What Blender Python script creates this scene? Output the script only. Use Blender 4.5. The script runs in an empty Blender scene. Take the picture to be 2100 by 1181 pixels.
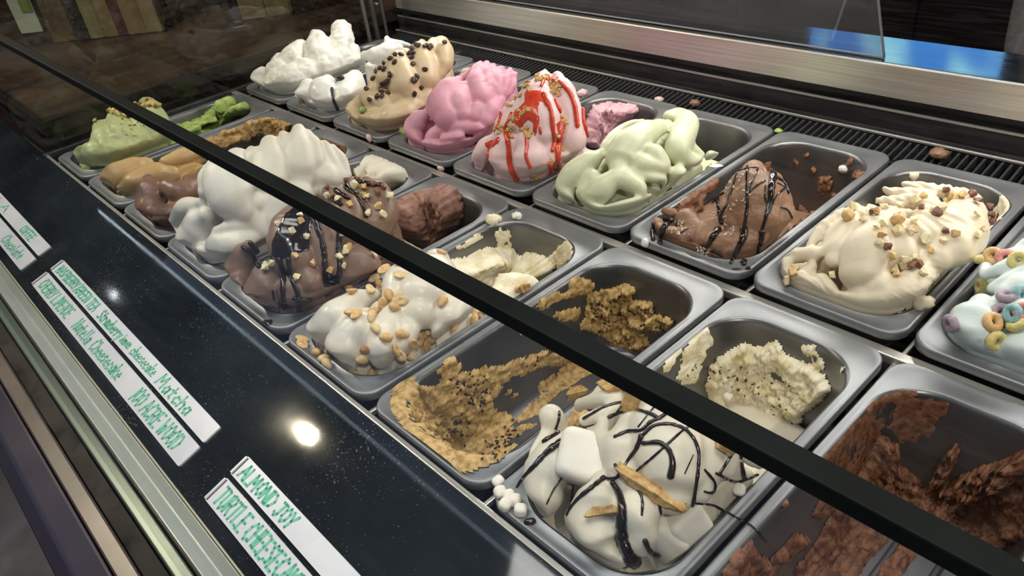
import bpy, bmesh, math, random
import numpy as np
from mathutils import Vector, Matrix, Quaternion
from mathutils.bvhtree import BVHTree

random.seed(7)
rng = np.random.default_rng(11)
S = bpy.context.scene
COL = S.collection

# ------------------------------------------------------------------ camera
# x runs along the row of pans, y from the customer to the server, z = 0 at the rims of the front pans
FPX = 1556.58
CAM = np.array([1.54967, -0.6037, 0.48137])
RM = np.array([[0.68254989, -0.34403463, 0.64479906],
               [0.72220186, 0.45274581, -0.52292036],
               [-0.11202736, 0.82259431, 0.55748405]])
cd = bpy.data.cameras.new('camera')
cam = bpy.data.objects.new('camera', cd)
COL.objects.link(cam)
cd.sensor_width = 36.0
cd.lens = FPX * 36.0 / 2100.0
cd.clip_start = 0.01
m4 = np.eye(4); m4[:3, :3] = RM; m4[:3, 3] = CAM
cam.matrix_world = Matrix(m4.tolist())
S.camera = cam
S.view_settings.view_transform = 'Standard'
S.view_settings.look = 'None'
S.view_settings.gamma = 1.0
S.view_settings.use_curve_mapping = False
S.view_settings.exposure = 0.0

# ------------------------------------------------------------------ world and main lights
w = bpy.data.worlds.new('world'); S.world = w; w.use_nodes = True
w.node_tree.nodes['Background'].inputs[0].default_value = (0.55, 0.68, 1.0, 1)
w.node_tree.nodes['Background'].inputs[1].default_value = 0.22

def area(name, loc, target, sx, sy, power, col):
    ld = bpy.data.lights.new(name, 'AREA'); ld.shape = 'RECTANGLE'; ld.size = sx; ld.size_y = sy
    ld.energy = power; ld.color = col
    o = bpy.data.objects.new(name, ld); COL.objects.link(o)
    o.location = loc
    o.rotation_euler = (Vector(target) - Vector(loc)).to_track_quat('-Z', 'Y').to_euler()
    return o
area('case_led_light', (0.9, 0.325, 0.272), (0.9, -0.05, -0.05), 1.8, 0.03, 6.0, (1.0, 0.95, 0.88))
area('overhead_fill_light', (1.1, -0.2, 1.5), (1.0, -0.02, 0.0), 1.7, 0.35, 19.0, (1.0, 0.96, 0.9))  # added soft fill from overhead to lift the brightness, no fixture there
area('front_led_light', (0.8, -0.398, 0.274), (0.8, -0.47, -0.05), 2.4, 0.008, 1.0, (0.72, 0.86, 1.0))
LAMPS = [(-0.14, 1.98, 1.0, 0.72, 0.42), (-2.48, 2.46, 1.0, 0.93, 0.8), (-5.0, 2.12, 0.9, 0.95, 1.0), (-0.69, -0.84, 1.0, 0.85, 0.62), (-2.66, -1.0, 0.95, 0.97, 1.0),
         (2.3, 2.2, 1.0, 0.9, 0.75), (2.4, -0.9, 1.0, 0.9, 0.75)]
for i, (lx, ly_, r_, g_, b_) in enumerate(LAMPS):
    ld = bpy.data.lights.new('lamp_light', 'SPOT'); ld.energy = 95 if i == 3 else 60; ld.color = (r_, g_, b_); ld.shadow_soft_size = 0.02; ld.spot_size = 2.2; ld.spot_blend = 0.6
    lo = bpy.data.objects.new('lamp_light', ld); COL.objects.link(lo); lo.location = (lx, ly_, 1.55)

# ------------------------------------------------------------------ pixel helpers
def ray(u, v):
    d = RM @ np.array([(u - 1050) / FPX, -(v - 590.5) / FPX, -1.0])
    return d / np.linalg.norm(d)
def on_plane(u, v, n, p0):
    d = ray(u, v); n = np.asarray(n, float)
    return CAM + d * (n @ (np.asarray(p0, float) - CAM)) / (n @ d)
def onx(u, v, x): return on_plane(u, v, (1, 0, 0), (x, 0, 0))
def ony(u, v, y): return on_plane(u, v, (0, 1, 0), (0, y, 0))
def onz(u, v, z): return on_plane(u, v, (0, 0, 1), (0, 0, z))
def project(P):
    c = (np.asarray(P) - CAM) @ RM
    return np.stack([1050 + FPX * c[..., 0] / -c[..., 2], 590.5 - FPX * c[..., 1] / -c[..., 2]], -1)
def Z(ox, oy, sc, pts):                       # measurements taken in an enlarged crop -> photo pixels
    return [(ox + p[0] / sc, oy + p[1] / sc) + tuple(p[2:]) for p in pts]

# ------------------------------------------------------------------ noise
PERM = rng.permutation(512).astype(np.int64)
def _h(i, j, k):
    return PERM[(PERM[(PERM[i & 511] + j) & 511] + k) & 511] / 255.5 - 1.0
def vnoise(P):
    P = np.asarray(P, float); I = np.floor(P).astype(np.int64); F = P - I
    F = F * F * F * (F * (F * 6 - 15) + 10)
    x, y, z = I[..., 0], I[..., 1], I[..., 2]; fx, fy, fz = F[..., 0], F[..., 1], F[..., 2]
    def L(a, b, t): return a + (b - a) * t
    return L(L(L(_h(x, y, z), _h(x + 1, y, z), fx), L(_h(x, y + 1, z), _h(x + 1, y + 1, z), fx), fy),
             L(L(_h(x, y, z + 1), _h(x + 1, y, z + 1), fx), L(_h(x, y + 1, z + 1), _h(x + 1, y + 1, z + 1), fx), fy), fz)
def fbm(P, octv=4, gain=0.55):
    P = np.asarray(P, float); s = 0; a = 1.0; t = 0
    for o in range(octv):
        s = s + a * vnoise(P * (2.03 ** o) + 17.3 * o); t += a; a *= gain
    return s / t
def inpoly(U, V, poly):
    r = np.zeros(U.shape, bool); n = len(poly)
    for i in range(n):
        x0, y0 = poly[i][:2]; x1, y1 = poly[(i + 1) % n][:2]
        if y0 == y1: continue
        c = ((y0 > V) != (y1 > V)) & (U < (x1 - x0) * (V - y0) / (y1 - y0) + x0)
        r ^= c
    return r

# ------------------------------------------------------------------ objects
def tag(o, label=None, cat=None, group=None, kind=None):
    if label: o['label'] = label
    if cat: o['category'] = cat
    if group: o['group'] = group
    if kind: o['kind'] = kind
    return o
def empty(name, loc=(0, 0, 0)):
    o = bpy.data.objects.new(name, None); COL.objects.link(o); o.location = loc
    o.empty_display_size = 0.05
    return o
def link(name, me, mat=None, parent=None, smooth=True):
    o = bpy.data.objects.new(name, me); COL.objects.link(o)
    if mat is not None and not me.materials: me.materials.append(mat)
    if smooth:
        me.polygons.foreach_set('use_smooth', np.ones(len(me.polygons), bool))
    if parent is not None:
        o.parent = parent
        if parent.parent is None:
            o.matrix_parent_inverse = Matrix.Translation(-Vector(parent.location))
        else:
            o.matrix_parent_inverse = Matrix.Identity(4)
    return o
def mesh(V, F, name='m'):
    me = bpy.data.meshes.new(name)
    me.from_pydata([tuple(map(float, v)) for v in V], [], [tuple(int(i) for i in f) for f in F]); me.update()
    return me
class MB:
    def __init__(s): s.V = []; s.F = []
    def add(s, V, F):
        b = len(s.V); s.V += [tuple(map(float, v)) for v in V]; s.F += [tuple(int(i) + b for i in f) for f in F]; return s
    def box(s, lo, hi):
        x0, y0, z0 = lo; x1, y1, z1 = hi
        return s.add([(x0,y0,z0),(x1,y0,z0),(x1,y1,z0),(x0,y1,z0),(x0,y0,z1),(x1,y0,z1),(x1,y1,z1),(x0,y1,z1)],
                     [(0,3,2,1),(4,5,6,7),(0,1,5,4),(1,2,6,5),(2,3,7,6),(3,0,4,7)])
    def prism(s, prof, x0, x1):               # profile in (y, z), extruded along x
        n = len(prof)
        V = [(x0, y, z) for y, z in prof] + [(x1, y, z) for y, z in prof]
        F = [(i, i + n, (i + 1) % n + n, (i + 1) % n) for i in range(n)] + [tuple(range(n)), tuple(range(2 * n - 1, n - 1, -1))]
        return s.add(V, F)
    def build(s, name, mat, parent=None, smooth=False, bev=0.0, seg=2):
        me = mesh(s.V, s.F, name)
        bm = bmesh.new(); bm.from_mesh(me)
        bmesh.ops.recalc_face_normals(bm, faces=bm.faces)
        if bev > 0:
            bmesh.ops.bevel(bm, geom=list(bm.edges), offset=bev, segments=seg, profile=0.5, affect='EDGES', clamp_overlap=True)
        bm.to_mesh(me); bm.free()
        return link(name, me, mat, parent, smooth)
def tube(pts, rad, seg=12, cap=4, flat=None, sub=6):
    """closed tube around a spine with a radius per point; round ends"""
    P = np.asarray(pts, float); R = np.asarray(rad, float)
    if len(P) == 1:
        P = np.vstack([P[0] - [0, 0, R[0] * 0.02], P[0] + [0, 0, R[0] * 0.02]]); R = np.array([R[0], R[0]])
    if len(P) > 2 or True:
        n = len(P); k = sub; QP = []; QR = []
        E = np.vstack([2 * P[0] - P[1], P, 2 * P[-1] - P[-2]]); ER = np.concatenate([[R[0]], R, [R[-1]]])
        for i in range(n - 1):
            for t in np.linspace(0, 1, k, endpoint=False):
                a, b, c, d = E[i], E[i+1], E[i+2], E[i+3]
                QP.append(0.5 * ((2*b) + (-a + c)*t + (2*a - 5*b + 4*c - d)*t*t + (-a + 3*b - 3*c + d)*t**3))
                tt = t * t * (3 - 2 * t); QR.append(ER[i+1] * (1 - tt) + ER[i+2] * tt)
        QP.append(P[-1]); QR.append(R[-1]); P = np.array(QP); R = np.array(QR)
    T = np.gradient(P, axis=0); T /= np.linalg.norm(T, axis=1)[:, None] + 1e-12
    rows = []
    up = np.array([0.1, 0.2, 1.0]); N = np.cross(T[0], up)
    if np.linalg.norm(N) < 1e-3: N = np.cross(T[0], [1.0, 0, 0])
    N /= np.linalg.norm(N)
    for i in range(len(P)):
        N = N - (N @ T[i]) * T[i]; N /= np.linalg.norm(N) + 1e-12; B = np.cross(T[i], N)
        rows.append((P[i], R[i], N.copy(), B, T[i]))
    V = []; F = []
    def ring(c, r, N, B):
        s = len(V)
        for j in range(seg):
            a = 2 * math.pi * j / seg
            o = r * (math.cos(a) * N + math.sin(a) * B)
            if flat: o = o * np.asarray(flat)
            V.append(c + o)
        return s
    rs = []
    c, r, N, B, t = rows[0]
    V.append(c - t * r); tip0 = 0
    for k in range(1, cap): a = math.pi / 2 * k / cap; rs.append(ring(c - t * r * math.cos(a), r * math.sin(a), N, B))
    for c, r, N, B, t in rows: rs.append(ring(c, r, N, B))
    c, r, N, B, t = rows[-1]
    for k in range(cap - 1, 0, -1): a = math.pi / 2 * k / cap; rs.append(ring(c + t * r * math.cos(a), r * math.sin(a), N, B))
    tip1 = len(V); V.append(c + t * r)
    for j in range(seg): F.append((tip0, rs[0] + (j + 1) % seg, rs[0] + j))
    for a, b in zip(rs[:-1], rs[1:]):
        for j in range(seg): F.append((a + j, a + (j + 1) % seg, b + (j + 1) % seg, b + j))
    for j in range(seg): F.append((tip1, rs[-1] + j, rs[-1] + (j + 1) % seg))
    return V, F

# ------------------------------------------------------------------ materials
def srgb(h):
    h = h.lstrip('#'); c = [int(h[i:i+2], 16) / 255 for i in (0, 2, 4)]
    return tuple((x / 12.92 if x <= 0.04045 else ((x + 0.055) / 1.055) ** 2.4) for x in c) + (1.0,)
def mat(name, col, rough=0.5, metal=0.0, spec=0.5, emit=None, estr=0.0):
    m = bpy.data.materials.new(name); m.use_nodes = True
    b = m.node_tree.nodes['Principled BSDF']
    b.inputs['Base Color'].default_value = srgb(col) if isinstance(col, str) else col
    b.inputs['Roughness'].default_value = rough; b.inputs['Metallic'].default_value = metal
    b.inputs['Specular IOR Level'].default_value = spec
    if emit:
        b.inputs['Emission Color'].default_value = srgb(emit); b.inputs['Emission Strength'].default_value = estr
    return m
def nn(m, t, **kw):
    n = m.node_tree.nodes.new(t)
    for k, v in kw.items():
        if hasattr(n, k): setattr(n, k, v)
        else: n.inputs[k].default_value = v
    return n
def add_noise(m, c1, c2, scale, lo=0.35, hi=0.65, detail=6, stretch=None, bump=0.0, bscale=None, bdist=0.001, rough=None, rot=None):
    """procedural colour variation between two colours plus fine relief"""
    L = m.node_tree.links.new; b = m.node_tree.nodes['Principled BSDF']
    tc = nn(m, 'ShaderNodeTexCoord'); mp = nn(m, 'ShaderNodeMapping')
    if stretch: mp.inputs['Scale'].default_value = stretch
    if rot: mp.inputs['Rotation'].default_value = rot
    L(tc.outputs['Object'], mp.inputs['Vector'])
    if c1 is not None:
        n = nn(m, 'ShaderNodeTexNoise'); n.inputs['Scale'].default_value = scale; n.inputs['Detail'].default_value = detail
        L(mp.outputs[0], n.inputs['Vector'])
        r = nn(m, 'ShaderNodeValToRGB'); r.color_ramp.elements[0].position = lo; r.color_ramp.elements[1].position = hi
        r.color_ramp.elements[0].color = srgb(c1); r.color_ramp.elements[1].color = srgb(c2)
        L(n.outputs['Fac'], r.inputs['Fac']); L(r.outputs['Color'], b.inputs['Base Color'])
    if rough:
        n3 = nn(m, 'ShaderNodeTexNoise'); n3.inputs['Scale'].default_value = scale * 1.7; n3.inputs['Detail'].default_value = 6
        L(mp.outputs[0], n3.inputs['Vector']); mr = nn(m, 'ShaderNodeMapRange')
        mr.inputs['From Min'].default_value = 0.3; mr.inputs['From Max'].default_value = 0.7
        mr.inputs['To Min'].default_value = rough[0]; mr.inputs['To Max'].default_value = rough[1]
        L(n3.outputs['Fac'], mr.inputs['Value']); L(mr.outputs[0], b.inputs['Roughness'])
    if bump:
        n2 = nn(m, 'ShaderNodeTexNoise'); n2.inputs['Scale'].default_value = bscale or scale * 3; n2.inputs['Detail'].default_value = 5
        L(mp.outputs[0], n2.inputs['Vector'])
        bp = nn(m, 'ShaderNodeBump'); bp.inputs['Strength'].default_value = bump; bp.inputs['Distance'].default_value = bdist
        L(n2.outputs['Fac'], bp.inputs['Height']); L(bp.outputs[0], b.inputs['Normal'])
    return m
def cream(name, c1, c2, rough=0.42, scale=28, bump=0.25, bscale=260, sss=0.12, lo=0.3, hi=0.7, stretch=None, bdist=0.0012, spec=0.4):
    m = mat(name, c1, rough, 0, spec)
    b = m.node_tree.nodes['Principled BSDF']
    b.inputs['Subsurface Weight'].default_value = sss; b.inputs['Subsurface Radius'].default_value = (0.006, 0.005, 0.004)
    b.inputs['Subsurface Scale'].default_value = 1.0
    return add_noise(m, c1, c2, scale, lo, hi, bump=bump, bscale=bscale, bdist=bdist, stretch=stretch)
def glass(name, tint, ior=1.45, rough=0.0, dirt_haze=0.0, dmin=0.5, dmax=0.85):
    """thin pane: clear transmission plus mirror reflection by Fresnel, with faint wiped dust; on the clear panel a painted milky haze"""
    m = bpy.data.materials.new(name); m.use_nodes = True; nt = m.node_tree; nt.nodes.clear(); L = nt.links.new
    o = nt.nodes.new('ShaderNodeOutputMaterial'); t = nt.nodes.new('ShaderNodeBsdfTransparent'); g = nt.nodes.new('ShaderNodeBsdfGlossy')
    t.inputs[0].default_value = tint; g.inputs['Roughness'].default_value = rough; g.inputs['Color'].default_value = (1, 1, 1, 1)
    f = nt.nodes.new('ShaderNodeFresnel'); f.inputs[0].default_value = ior
    ge = nt.nodes.new('ShaderNodeNewGeometry'); iv = nt.nodes.new('ShaderNodeMath'); iv.operation = 'SUBTRACT'; iv.inputs[0].default_value = 1.0
    ml = nt.nodes.new('ShaderNodeMath'); ml.operation = 'MULTIPLY'; L(ge.outputs['Backfacing'], iv.inputs[1]); L(iv.outputs[0], ml.inputs[0]); L(f.outputs[0], ml.inputs[1])
    mx = nt.nodes.new('ShaderNodeMixShader'); L(ml.outputs[0], mx.inputs[0]); L(t.outputs[0], mx.inputs[1]); L(g.outputs[0], mx.inputs[2])
    last = mx
    if dirt_haze:
        d = nt.nodes.new('ShaderNodeBsdfDiffuse'); d.inputs[0].default_value = (0.75, 0.8, 0.85, 1)
        tc = nt.nodes.new('ShaderNodeTexCoord'); mp = nt.nodes.new('ShaderNodeMapping'); mp.inputs['Scale'].default_value = (6, 40, 40)
        mp.inputs['Rotation'].default_value = (0.3, 0.2, 0.7)
        n = nt.nodes.new('ShaderNodeTexNoise'); n.inputs['Scale'].default_value = 3; n.inputs['Detail'].default_value = 8
        mr = nt.nodes.new('ShaderNodeMapRange'); mr.inputs['From Min'].default_value = dmin; mr.inputs['From Max'].default_value = dmax
        mr.inputs['To Max'].default_value = dirt_haze
        L(tc.outputs['Object'], mp.inputs[0]); L(mp.outputs[0], n.inputs['Vector']); L(n.outputs['Fac'], mr.inputs['Value'])
        m2 = nt.nodes.new('ShaderNodeMixShader'); L(mr.outputs[0], m2.inputs[0]); L(mx.outputs[0], m2.inputs[1]); L(d.outputs[0], m2.inputs[2]); last = m2
    L(last.outputs[0], o.inputs[0])
    return m

M_PAN = add_noise(mat('pan_metal', '#8f9195', 0.42, 0.75), '#888a8e', '#9c9ea2', 9, bump=0.05, bscale=300, rough=(0.42, 0.55))
M_BASIN = add_noise(mat('pan_basin_metal', '#77777a', 0.36, 0.85), '#6c6c6e', '#858588', 7, bump=0.05, bscale=200, rough=(0.3, 0.45))
M_STEEL = add_noise(mat('brushed_steel', '#d2cec8', 0.3, 0.8), '#c6c2bb', '#dcd9d3', 5, stretch=(1, 60, 60), bump=0.06, bscale=40, rough=(0.3, 0.42))
M_RAIL = add_noise(mat('pale_rail', '#b4bab4', 0.35, 0.3), '#aab0aa', '#bfc5be', 6, rough=(0.3, 0.45))
M_LEDGE = add_noise(mat('black_ledge', '#1d2328', 0.2, 0.0, 0.6), '#161b20', '#2c333a', 6, 0.3, 0.75, rough=(0.03, 0.07))
M_BLACK = add_noise(mat('black_plastic', '#141415', 0.4), '#101011', '#1d1c1c', 15, rough=(0.3, 0.55))
M_SLAT = add_noise(mat('grille_slat', '#3b3c3e', 0.4, 0.3), '#333436', '#444548', 15)
M_STRIP = add_noise(mat('dark_seal', '#0d1211', 0.6, 0.0, 0.15), '#0a0f0e', '#121817', 20)
M_TAG = add_noise(mat('white_tag', '#e9e9f2', 0.25), '#e2e3ee', '#eeeef6', 10, rough=(0.2, 0.35))
M_INK = add_noise(mat('green_marker', '#74d8b8', 0.5), '#5ccaa8', '#96e4cc', 90, 0.3, 0.75)
M_INKB = add_noise(mat('black_marker', '#0c0c12', 0.5), '#08080c', '#17171f', 60)
M_GLASS = glass('pane_glass', (0.965, 0.975, 0.97, 1), 1.45, 0.0, 0.012)
M_GLASS2 = glass('side_pane_glass', (0.82, 0.85, 0.83, 1), 1.5, 0.02, 0.02)
M_EDGE = mat('polished_edge', '#c9ccd0', 0.3, 0.0)
def dust(m, scale, thr, col, amt):
    L = m.node_tree.links.new; b = m.node_tree.nodes['Principled BSDF']; src = b.inputs['Base Color'].links[0].from_socket
    tc = nn(m, 'ShaderNodeTexCoord'); v = nn(m, 'ShaderNodeTexNoise'); v.inputs['Scale'].default_value = scale; v.inputs['Detail'].default_value = 3
    big = nn(m, 'ShaderNodeTexNoise'); big.inputs['Scale'].default_value = 7; ad = nn(m, 'ShaderNodeMath'); ad.operation = 'MULTIPLY_ADD'; ad.inputs[1].default_value = 0.35
    L(tc.outputs['Object'], v.inputs['Vector']); L(tc.outputs['Object'], big.inputs['Vector']); L(big.outputs['Fac'], ad.inputs[0]); L(v.outputs['Fac'], ad.inputs[2])
    mr = nn(m, 'ShaderNodeMapRange'); mr.inputs['From Min'].default_value = thr; mr.inputs['From Max'].default_value = thr + 0.06; mr.inputs['To Max'].default_value = amt
    L(ad.outputs[0], mr.inputs['Value']); mx = nn(m, 'ShaderNodeMix', data_type='RGBA'); mx.inputs[7].default_value = srgb(col)
    L(mr.outputs[0], mx.inputs[0]); L(src, mx.inputs[6]); L(mx.outputs[2], b.inputs['Base Color'])
dust(M_LEDGE, 420, 0.84, '#9aa0a0', 0.35)
M_ACRYL = glass('acrylic', (0.93, 0.94, 0.91, 1), 1.3, 0.1, 0.1)

# ------------------------------------------------------------------ the room
def struct(name, mb, m):
    o = mb.build(name, m); o['kind'] = 'structure'; return o
FLOORZ = -1.05
M_FLOOR = add_noise(mat('floor_tiles', '#2b2320', 0.4), '#241d1b', '#342b27', 3, rough=(0.3, 0.6))
M_WALL = add_noise(mat('dark_wood_wall', '#2a1d1a', 0.5), '#221715', '#38261f', 4, stretch=(1, 1, 0.2), bump=0.1, bscale=30)
M_CEIL = add_noise(mat('dark_ceiling', '#3a3634', 0.8), '#34302f', '#403c39', 3)
struct('floor', MB().box((-6, -4, FLOORZ - 0.05), (5, 4.06, FLOORZ)), M_FLOOR)
struct('wall_back', MB().box((-6, 4.0, FLOORZ), (5, 4.06, 1.6)), M_WALL)
struct('wall_left', MB().box((-6.06, -4, FLOORZ), (-6, 4.06, 1.66)), M_WALL)
struct('wall_right', MB().box((5, -4, FLOORZ), (5.06, 4.06, 1.66)), M_WALL)
struct('ceiling', MB().box((-6, -2.2, 1.6), (5, 4.06, 1.66)), M_CEIL)

# ------------------------------------------------------------------ display case
P = 0.17; NCOL = 9
XL, XR = -0.035, NCOL * P + 0.30
ROW = {'F': (-0.374, -0.008, 0.0), 'B': (0.007, 0.371, 0.008)}
case = empty('display_case', (0.75, 0.0, FLOORZ))
tag(case, 'glass-fronted refrigerated display case with black front ledge and steel back counter', 'display case')
LT = math.radians(17.0); LN = np.array([0, -math.sin(LT), math.cos(LT)]); LU = np.array([0, math.cos(LT), math.sin(LT)])
L0 = np.array([0, -0.386, 0.002])
def ledge_pt(u, v, h=0.0): return on_plane(u, v, LN, L0 + LN * h)
def ly(s): q = L0 + LU * s; return (q[1], q[2])
LD = 0.165
e0 = ly(0.0); e1 = ly(-LD)
MB().prism([e0, (e0[0] + 0.003, e0[1] - 0.012), (e1[0], e1[1] - 0.012), e1], XL - 0.9, XR).build('front_ledge', M_LEDGE, case)
# rails under the front glass
ez = e1[1]; ey = e1[0]
MB().prism([(ey - 0.0005, ez + 0.003), (ey + 0.0012, ez + 0.003), (ey + 0.0012, ez - 0.02), (ey - 0.0005, ez - 0.02)], XL - 0.9, XR).build('ledge_lip', mat('lip_cream', '#b9b49f', 0.4), case)
MB().prism([(ey - 0.001, ez + 0.001), (ey - 0.012, ez - 0.004), (ey - 0.024, ez + 0.0), (ey - 0.026, ez - 0.03), (ey - 0.001, ez - 0.03)], XL - 0.9, XR).build('front_rail', M_RAIL, case, bev=0.001)
MB().prism([(ey - 0.028, ez - 0.006), (ey - 0.041, ez - 0.008), (ey - 0.042, ez - 0.03), (ey - 0.028, ez - 0.03)], XL - 0.9, XR).build('glass_channel', mat('green_grey_channel', '#5c6a63', 0.3, 0.3), case, bev=0.0015)
MB().prism([(ey - 0.043, ez - 0.02), (ey - 0.06, ez - 0.026), (ey - 0.06, ez - 0.05), (ey - 0.043, ez - 0.05)], XL - 0.9, XR).build('dark_groove', M_BLACK, case)
M_FBODY = add_noise(mat('front_body', '#3c3431', 0.35), '#352e2c', '#463d39', 4, rough=(0.25, 0.45))
MB().prism([(ey - 0.061, ez - 0.012), (ey - 0.078, ez - 0.014), (ey - 0.078, ez - 0.3), (ey - 0.061, ez - 0.3)], XL - 0.9, XR).build('body_cap', M_FBODY, case, bev=0.002)
MB().prism([(ey - 0.079, ez - 0.014), (ey - 0.105, ez - 0.022), (ey - 0.12, ez - 0.045), (ey - 0.12, FLOORZ + 0.001), (ey - 0.079, FLOORZ + 0.001)], XL - 0.9, XR).build('front_panel', add_noise(mat('panel_dark', '#2f2c3a', 0.3), '#2a2733', '#383443', 3, rough=(0.22, 0.4)), case, bev=0.003)
# front glass, top seal and top glass
GB = np.array([ey - 0.034, ez - 0.006]); GT = np.array([-0.431, 0.283]); gd = (GT - GB) / np.linalg.norm(GT - GB); gn = np.array([-gd[1], gd[0]])
def slab2(a, b, t): return [tuple(a - gn * t / 2), tuple(b - gn * t / 2), tuple(b + gn * t / 2), tuple(a + gn * t / 2)]
MB().prism(slab2(GB, GT - gd * 0.003, 0.004), XL - 0.9, XR).build('front_glass', M_GLASS, case)
q = GT
MB().prism([(q[0] - 0.006, q[1] - 0.0035), (q[0] + 0.0045, q[1] - 0.0035), (q[0] + 0.0045, q[1] + 0.0045), (q[0] - 0.006, q[1] + 0.0045)], XL - 0.9, XR).build('glass_edge_seal', M_STRIP, case, bev=0.001)
MB().prism([(q[0] + 0.0047, q[1] - 0.001), (0.34, q[1] - 0.001), (0.34, q[1] + 0.003), (q[0] + 0.0047, q[1] + 0.003)], XL, XR).build('top_glass', M_GLASS, case)
# left end: side pane, corner post
MB().box((XL - 0.006, -0.40, -0.001), (XL, 0.375, 0.28)).build('side_glass', M_GLASS2, case)
MB().prism([(-0.40, -0.012), (0.38, -0.012), (0.38, -0.002), (-0.40, -0.002)], XL - 0.008, XL + 0.004).build('side_trim', mat('side_trim_grey', '#6b6d6b', 0.3, 0.8), case, bev=0.001)
for dx, dy, wd, c in ((0.0, 0.352, 0.007, '#8f9088'), (0.004, 0.372, 0.009, '#6d6e68'), (0.006, 0.40, 0.004, '#807f78')):
    MB().box((XL + dx - 0.004, dy, -0.01), (XL + dx + 0.004, dy + wd, 0.3)).build('corner_post', mat('post_grey', c, 0.35, 0.6), case, bev=0.0015)
me = mesh(*tube([(XL + 0.006, 0.388, 0.077), (XL + 0.011, 0.388, 0.077)], [0.0042, 0.003], 12, 3)); link('post_screw', me, M_STEEL, case)
# well under the pans, support rails
MB().box((XL, -0.384, -0.165), (XR, 0.43, -0.155)).build('well_floor', M_BLACK, case)
MB().box((XL, -0.386, -0.155), (XR, -0.382, -0.014)).build('well_front', M_BLACK, case)
MB().box((XL, -0.3815, -0.012), (XR, -0.376, -0.005)).build('support_rail', M_STEEL, case, bev=0.001)
MB().box((XL, -0.0068, -0.016), (XR, 0.0058, -0.006)).build('support_rail', M_STEEL, case, bev=0.0015)
MB().box((XL, 0.3725, -0.014), (XR, 0.379, -0.006)).build('support_rail', M_BLACK, case)
for i in range(0, NCOL + 1):
    for a, b in ((-0.376, -0.007), (0.006, 0.3725)):
        MB().box((i * P - 0.0022, a, -0.020), (i * P + 0.0022, b, -0.014)).build('cross_rail', M_STEEL, case, bev=0.001)
# air grille behind the pans: one slat per rib
sl = MB().prism([(0.380, -0.020), (0.428, -0.012), (0.428, -0.020)], -0.0008, 0.0008)
sl.add(*MB().prism([(0.380, -0.004), (0.430, 0.002), (0.430, -0.010), (0.380, -0.014)], -0.0015, 0.0015).__dict__.values())
sm = mesh(sl.V, sl.F); sm.materials.append(M_SLAT)
i = 0; x = XL + 0.02
while x < NCOL * P + 0.02:
    o = bpy.data.objects.new('slat', sm); COL.objects.link(o); o.parent = case
    o.matrix_parent_inverse = Matrix.Translation(-Vector(case.location)); o.location = (x, 0, 0); o.rotation_euler = (0, 0, 0)
    x += 0.0105
MB().box((XL, 0.379, -0.05), (XR, 0.432, -0.022)).build('grille_bed', M_BLACK, case)
# back wall with rails, steel face and counter
MB().prism([(0.432, -0.03), (0.432, 0.004), (0.444, 0.007), (0.446, 0.034), (0.458, 0.036), (0.458, 0.052), (0.5, 0.052), (0.5, -0.03)], XL, XR).build('back_channel', M_BLACK, case, bev=0.0008)
MB().prism([(0.4312, 0.0032), (0.4335, 0.0042), (0.4335, 0.0066), (0.4312, 0.0056)], XL, XR).build('chrome_rail', M_STEEL, case)
MB().prism([(0.4445, 0.0335), (0.447, 0.0335), (0.447, 0.0365), (0.4445, 0.0365)], XL, XR).build('chrome_rail', M_STEEL, case)
MB().prism([(0.446, 0.0525), (0.446, 0.096), (0.4475, 0.0985), (0.451, 0.0985), (0.451, 0.0525)], XL, XR).build('steel_fascia', M_STEEL, case, bev=0.0006)
M_CTOP = add_noise(mat('counter_top', '#2a2b2f', 0.1, 0.0, 0.9), '#26272b', '#303135', 5, stretch=(1, 30, 30), rough=(0.05, 0.12))
MB().prism([(0.4515, 0.0985), (0.553, 0.0985), (0.553, 0.06), (0.4515, 0.06)], XL, XR).build('back_counter', M_CTOP, case)
MB().prism([(0.505, 0.0595), (0.552, 0.0595), (0.552, FLOORZ + 0.001), (0.505, FLOORZ + 0.001)], XL, XR).build('back_body', M_BLACK, case)
# leaning clear panel over the back counter
a = ony(1814, 108, 0.462)
pn = MB()
b0 = np.array([a[0], 0.463, 0.0995]); lean = np.array([0, -0.16, 0.30])
pn.add([(XL + 0.3, 0.463, 0.0995), tuple(b0), tuple(b0 + lean), (XL + 0.3, 0.463 + lean[1], 0.0995 + lean[2]),
        (XL + 0.3, 0.468, 0.0995), tuple(b0 + [0, 0.005, 0]), tuple(b0 + lean + [0, 0.005, 0.0]), (XL + 0.3, 0.468 + lean[1], 0.0995 + lean[2])],
       [(0, 1, 2, 3), (4, 7, 6, 5), (0, 4, 5, 1), (1, 5, 6, 2), (2, 6, 7, 3), (3, 7, 4, 0)])
gp = pn.build('clear_panel', glass('panel_acrylic', (0.8, 0.8, 0.84, 1), 1.35, 0.05, 0.22, -0.6, 1.6), case)  # even milky tint paints the pale reflected haze of the sheet
tag(gp, 'clear acrylic sheet leaning up from the steel back counter')

for nm, A, B_ in (('panel_edge', b0, b0 + lean), ('panel_edge', np.array([XL + 0.3, 0.463, 0.1]), b0)):
    link(nm, mesh(*tube([A + [0, 0, 0.001], B_ + [0, 0, 0.001]], [0.0016, 0.0016], 8, 2, sub=1)), M_EDGE, gp)

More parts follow.
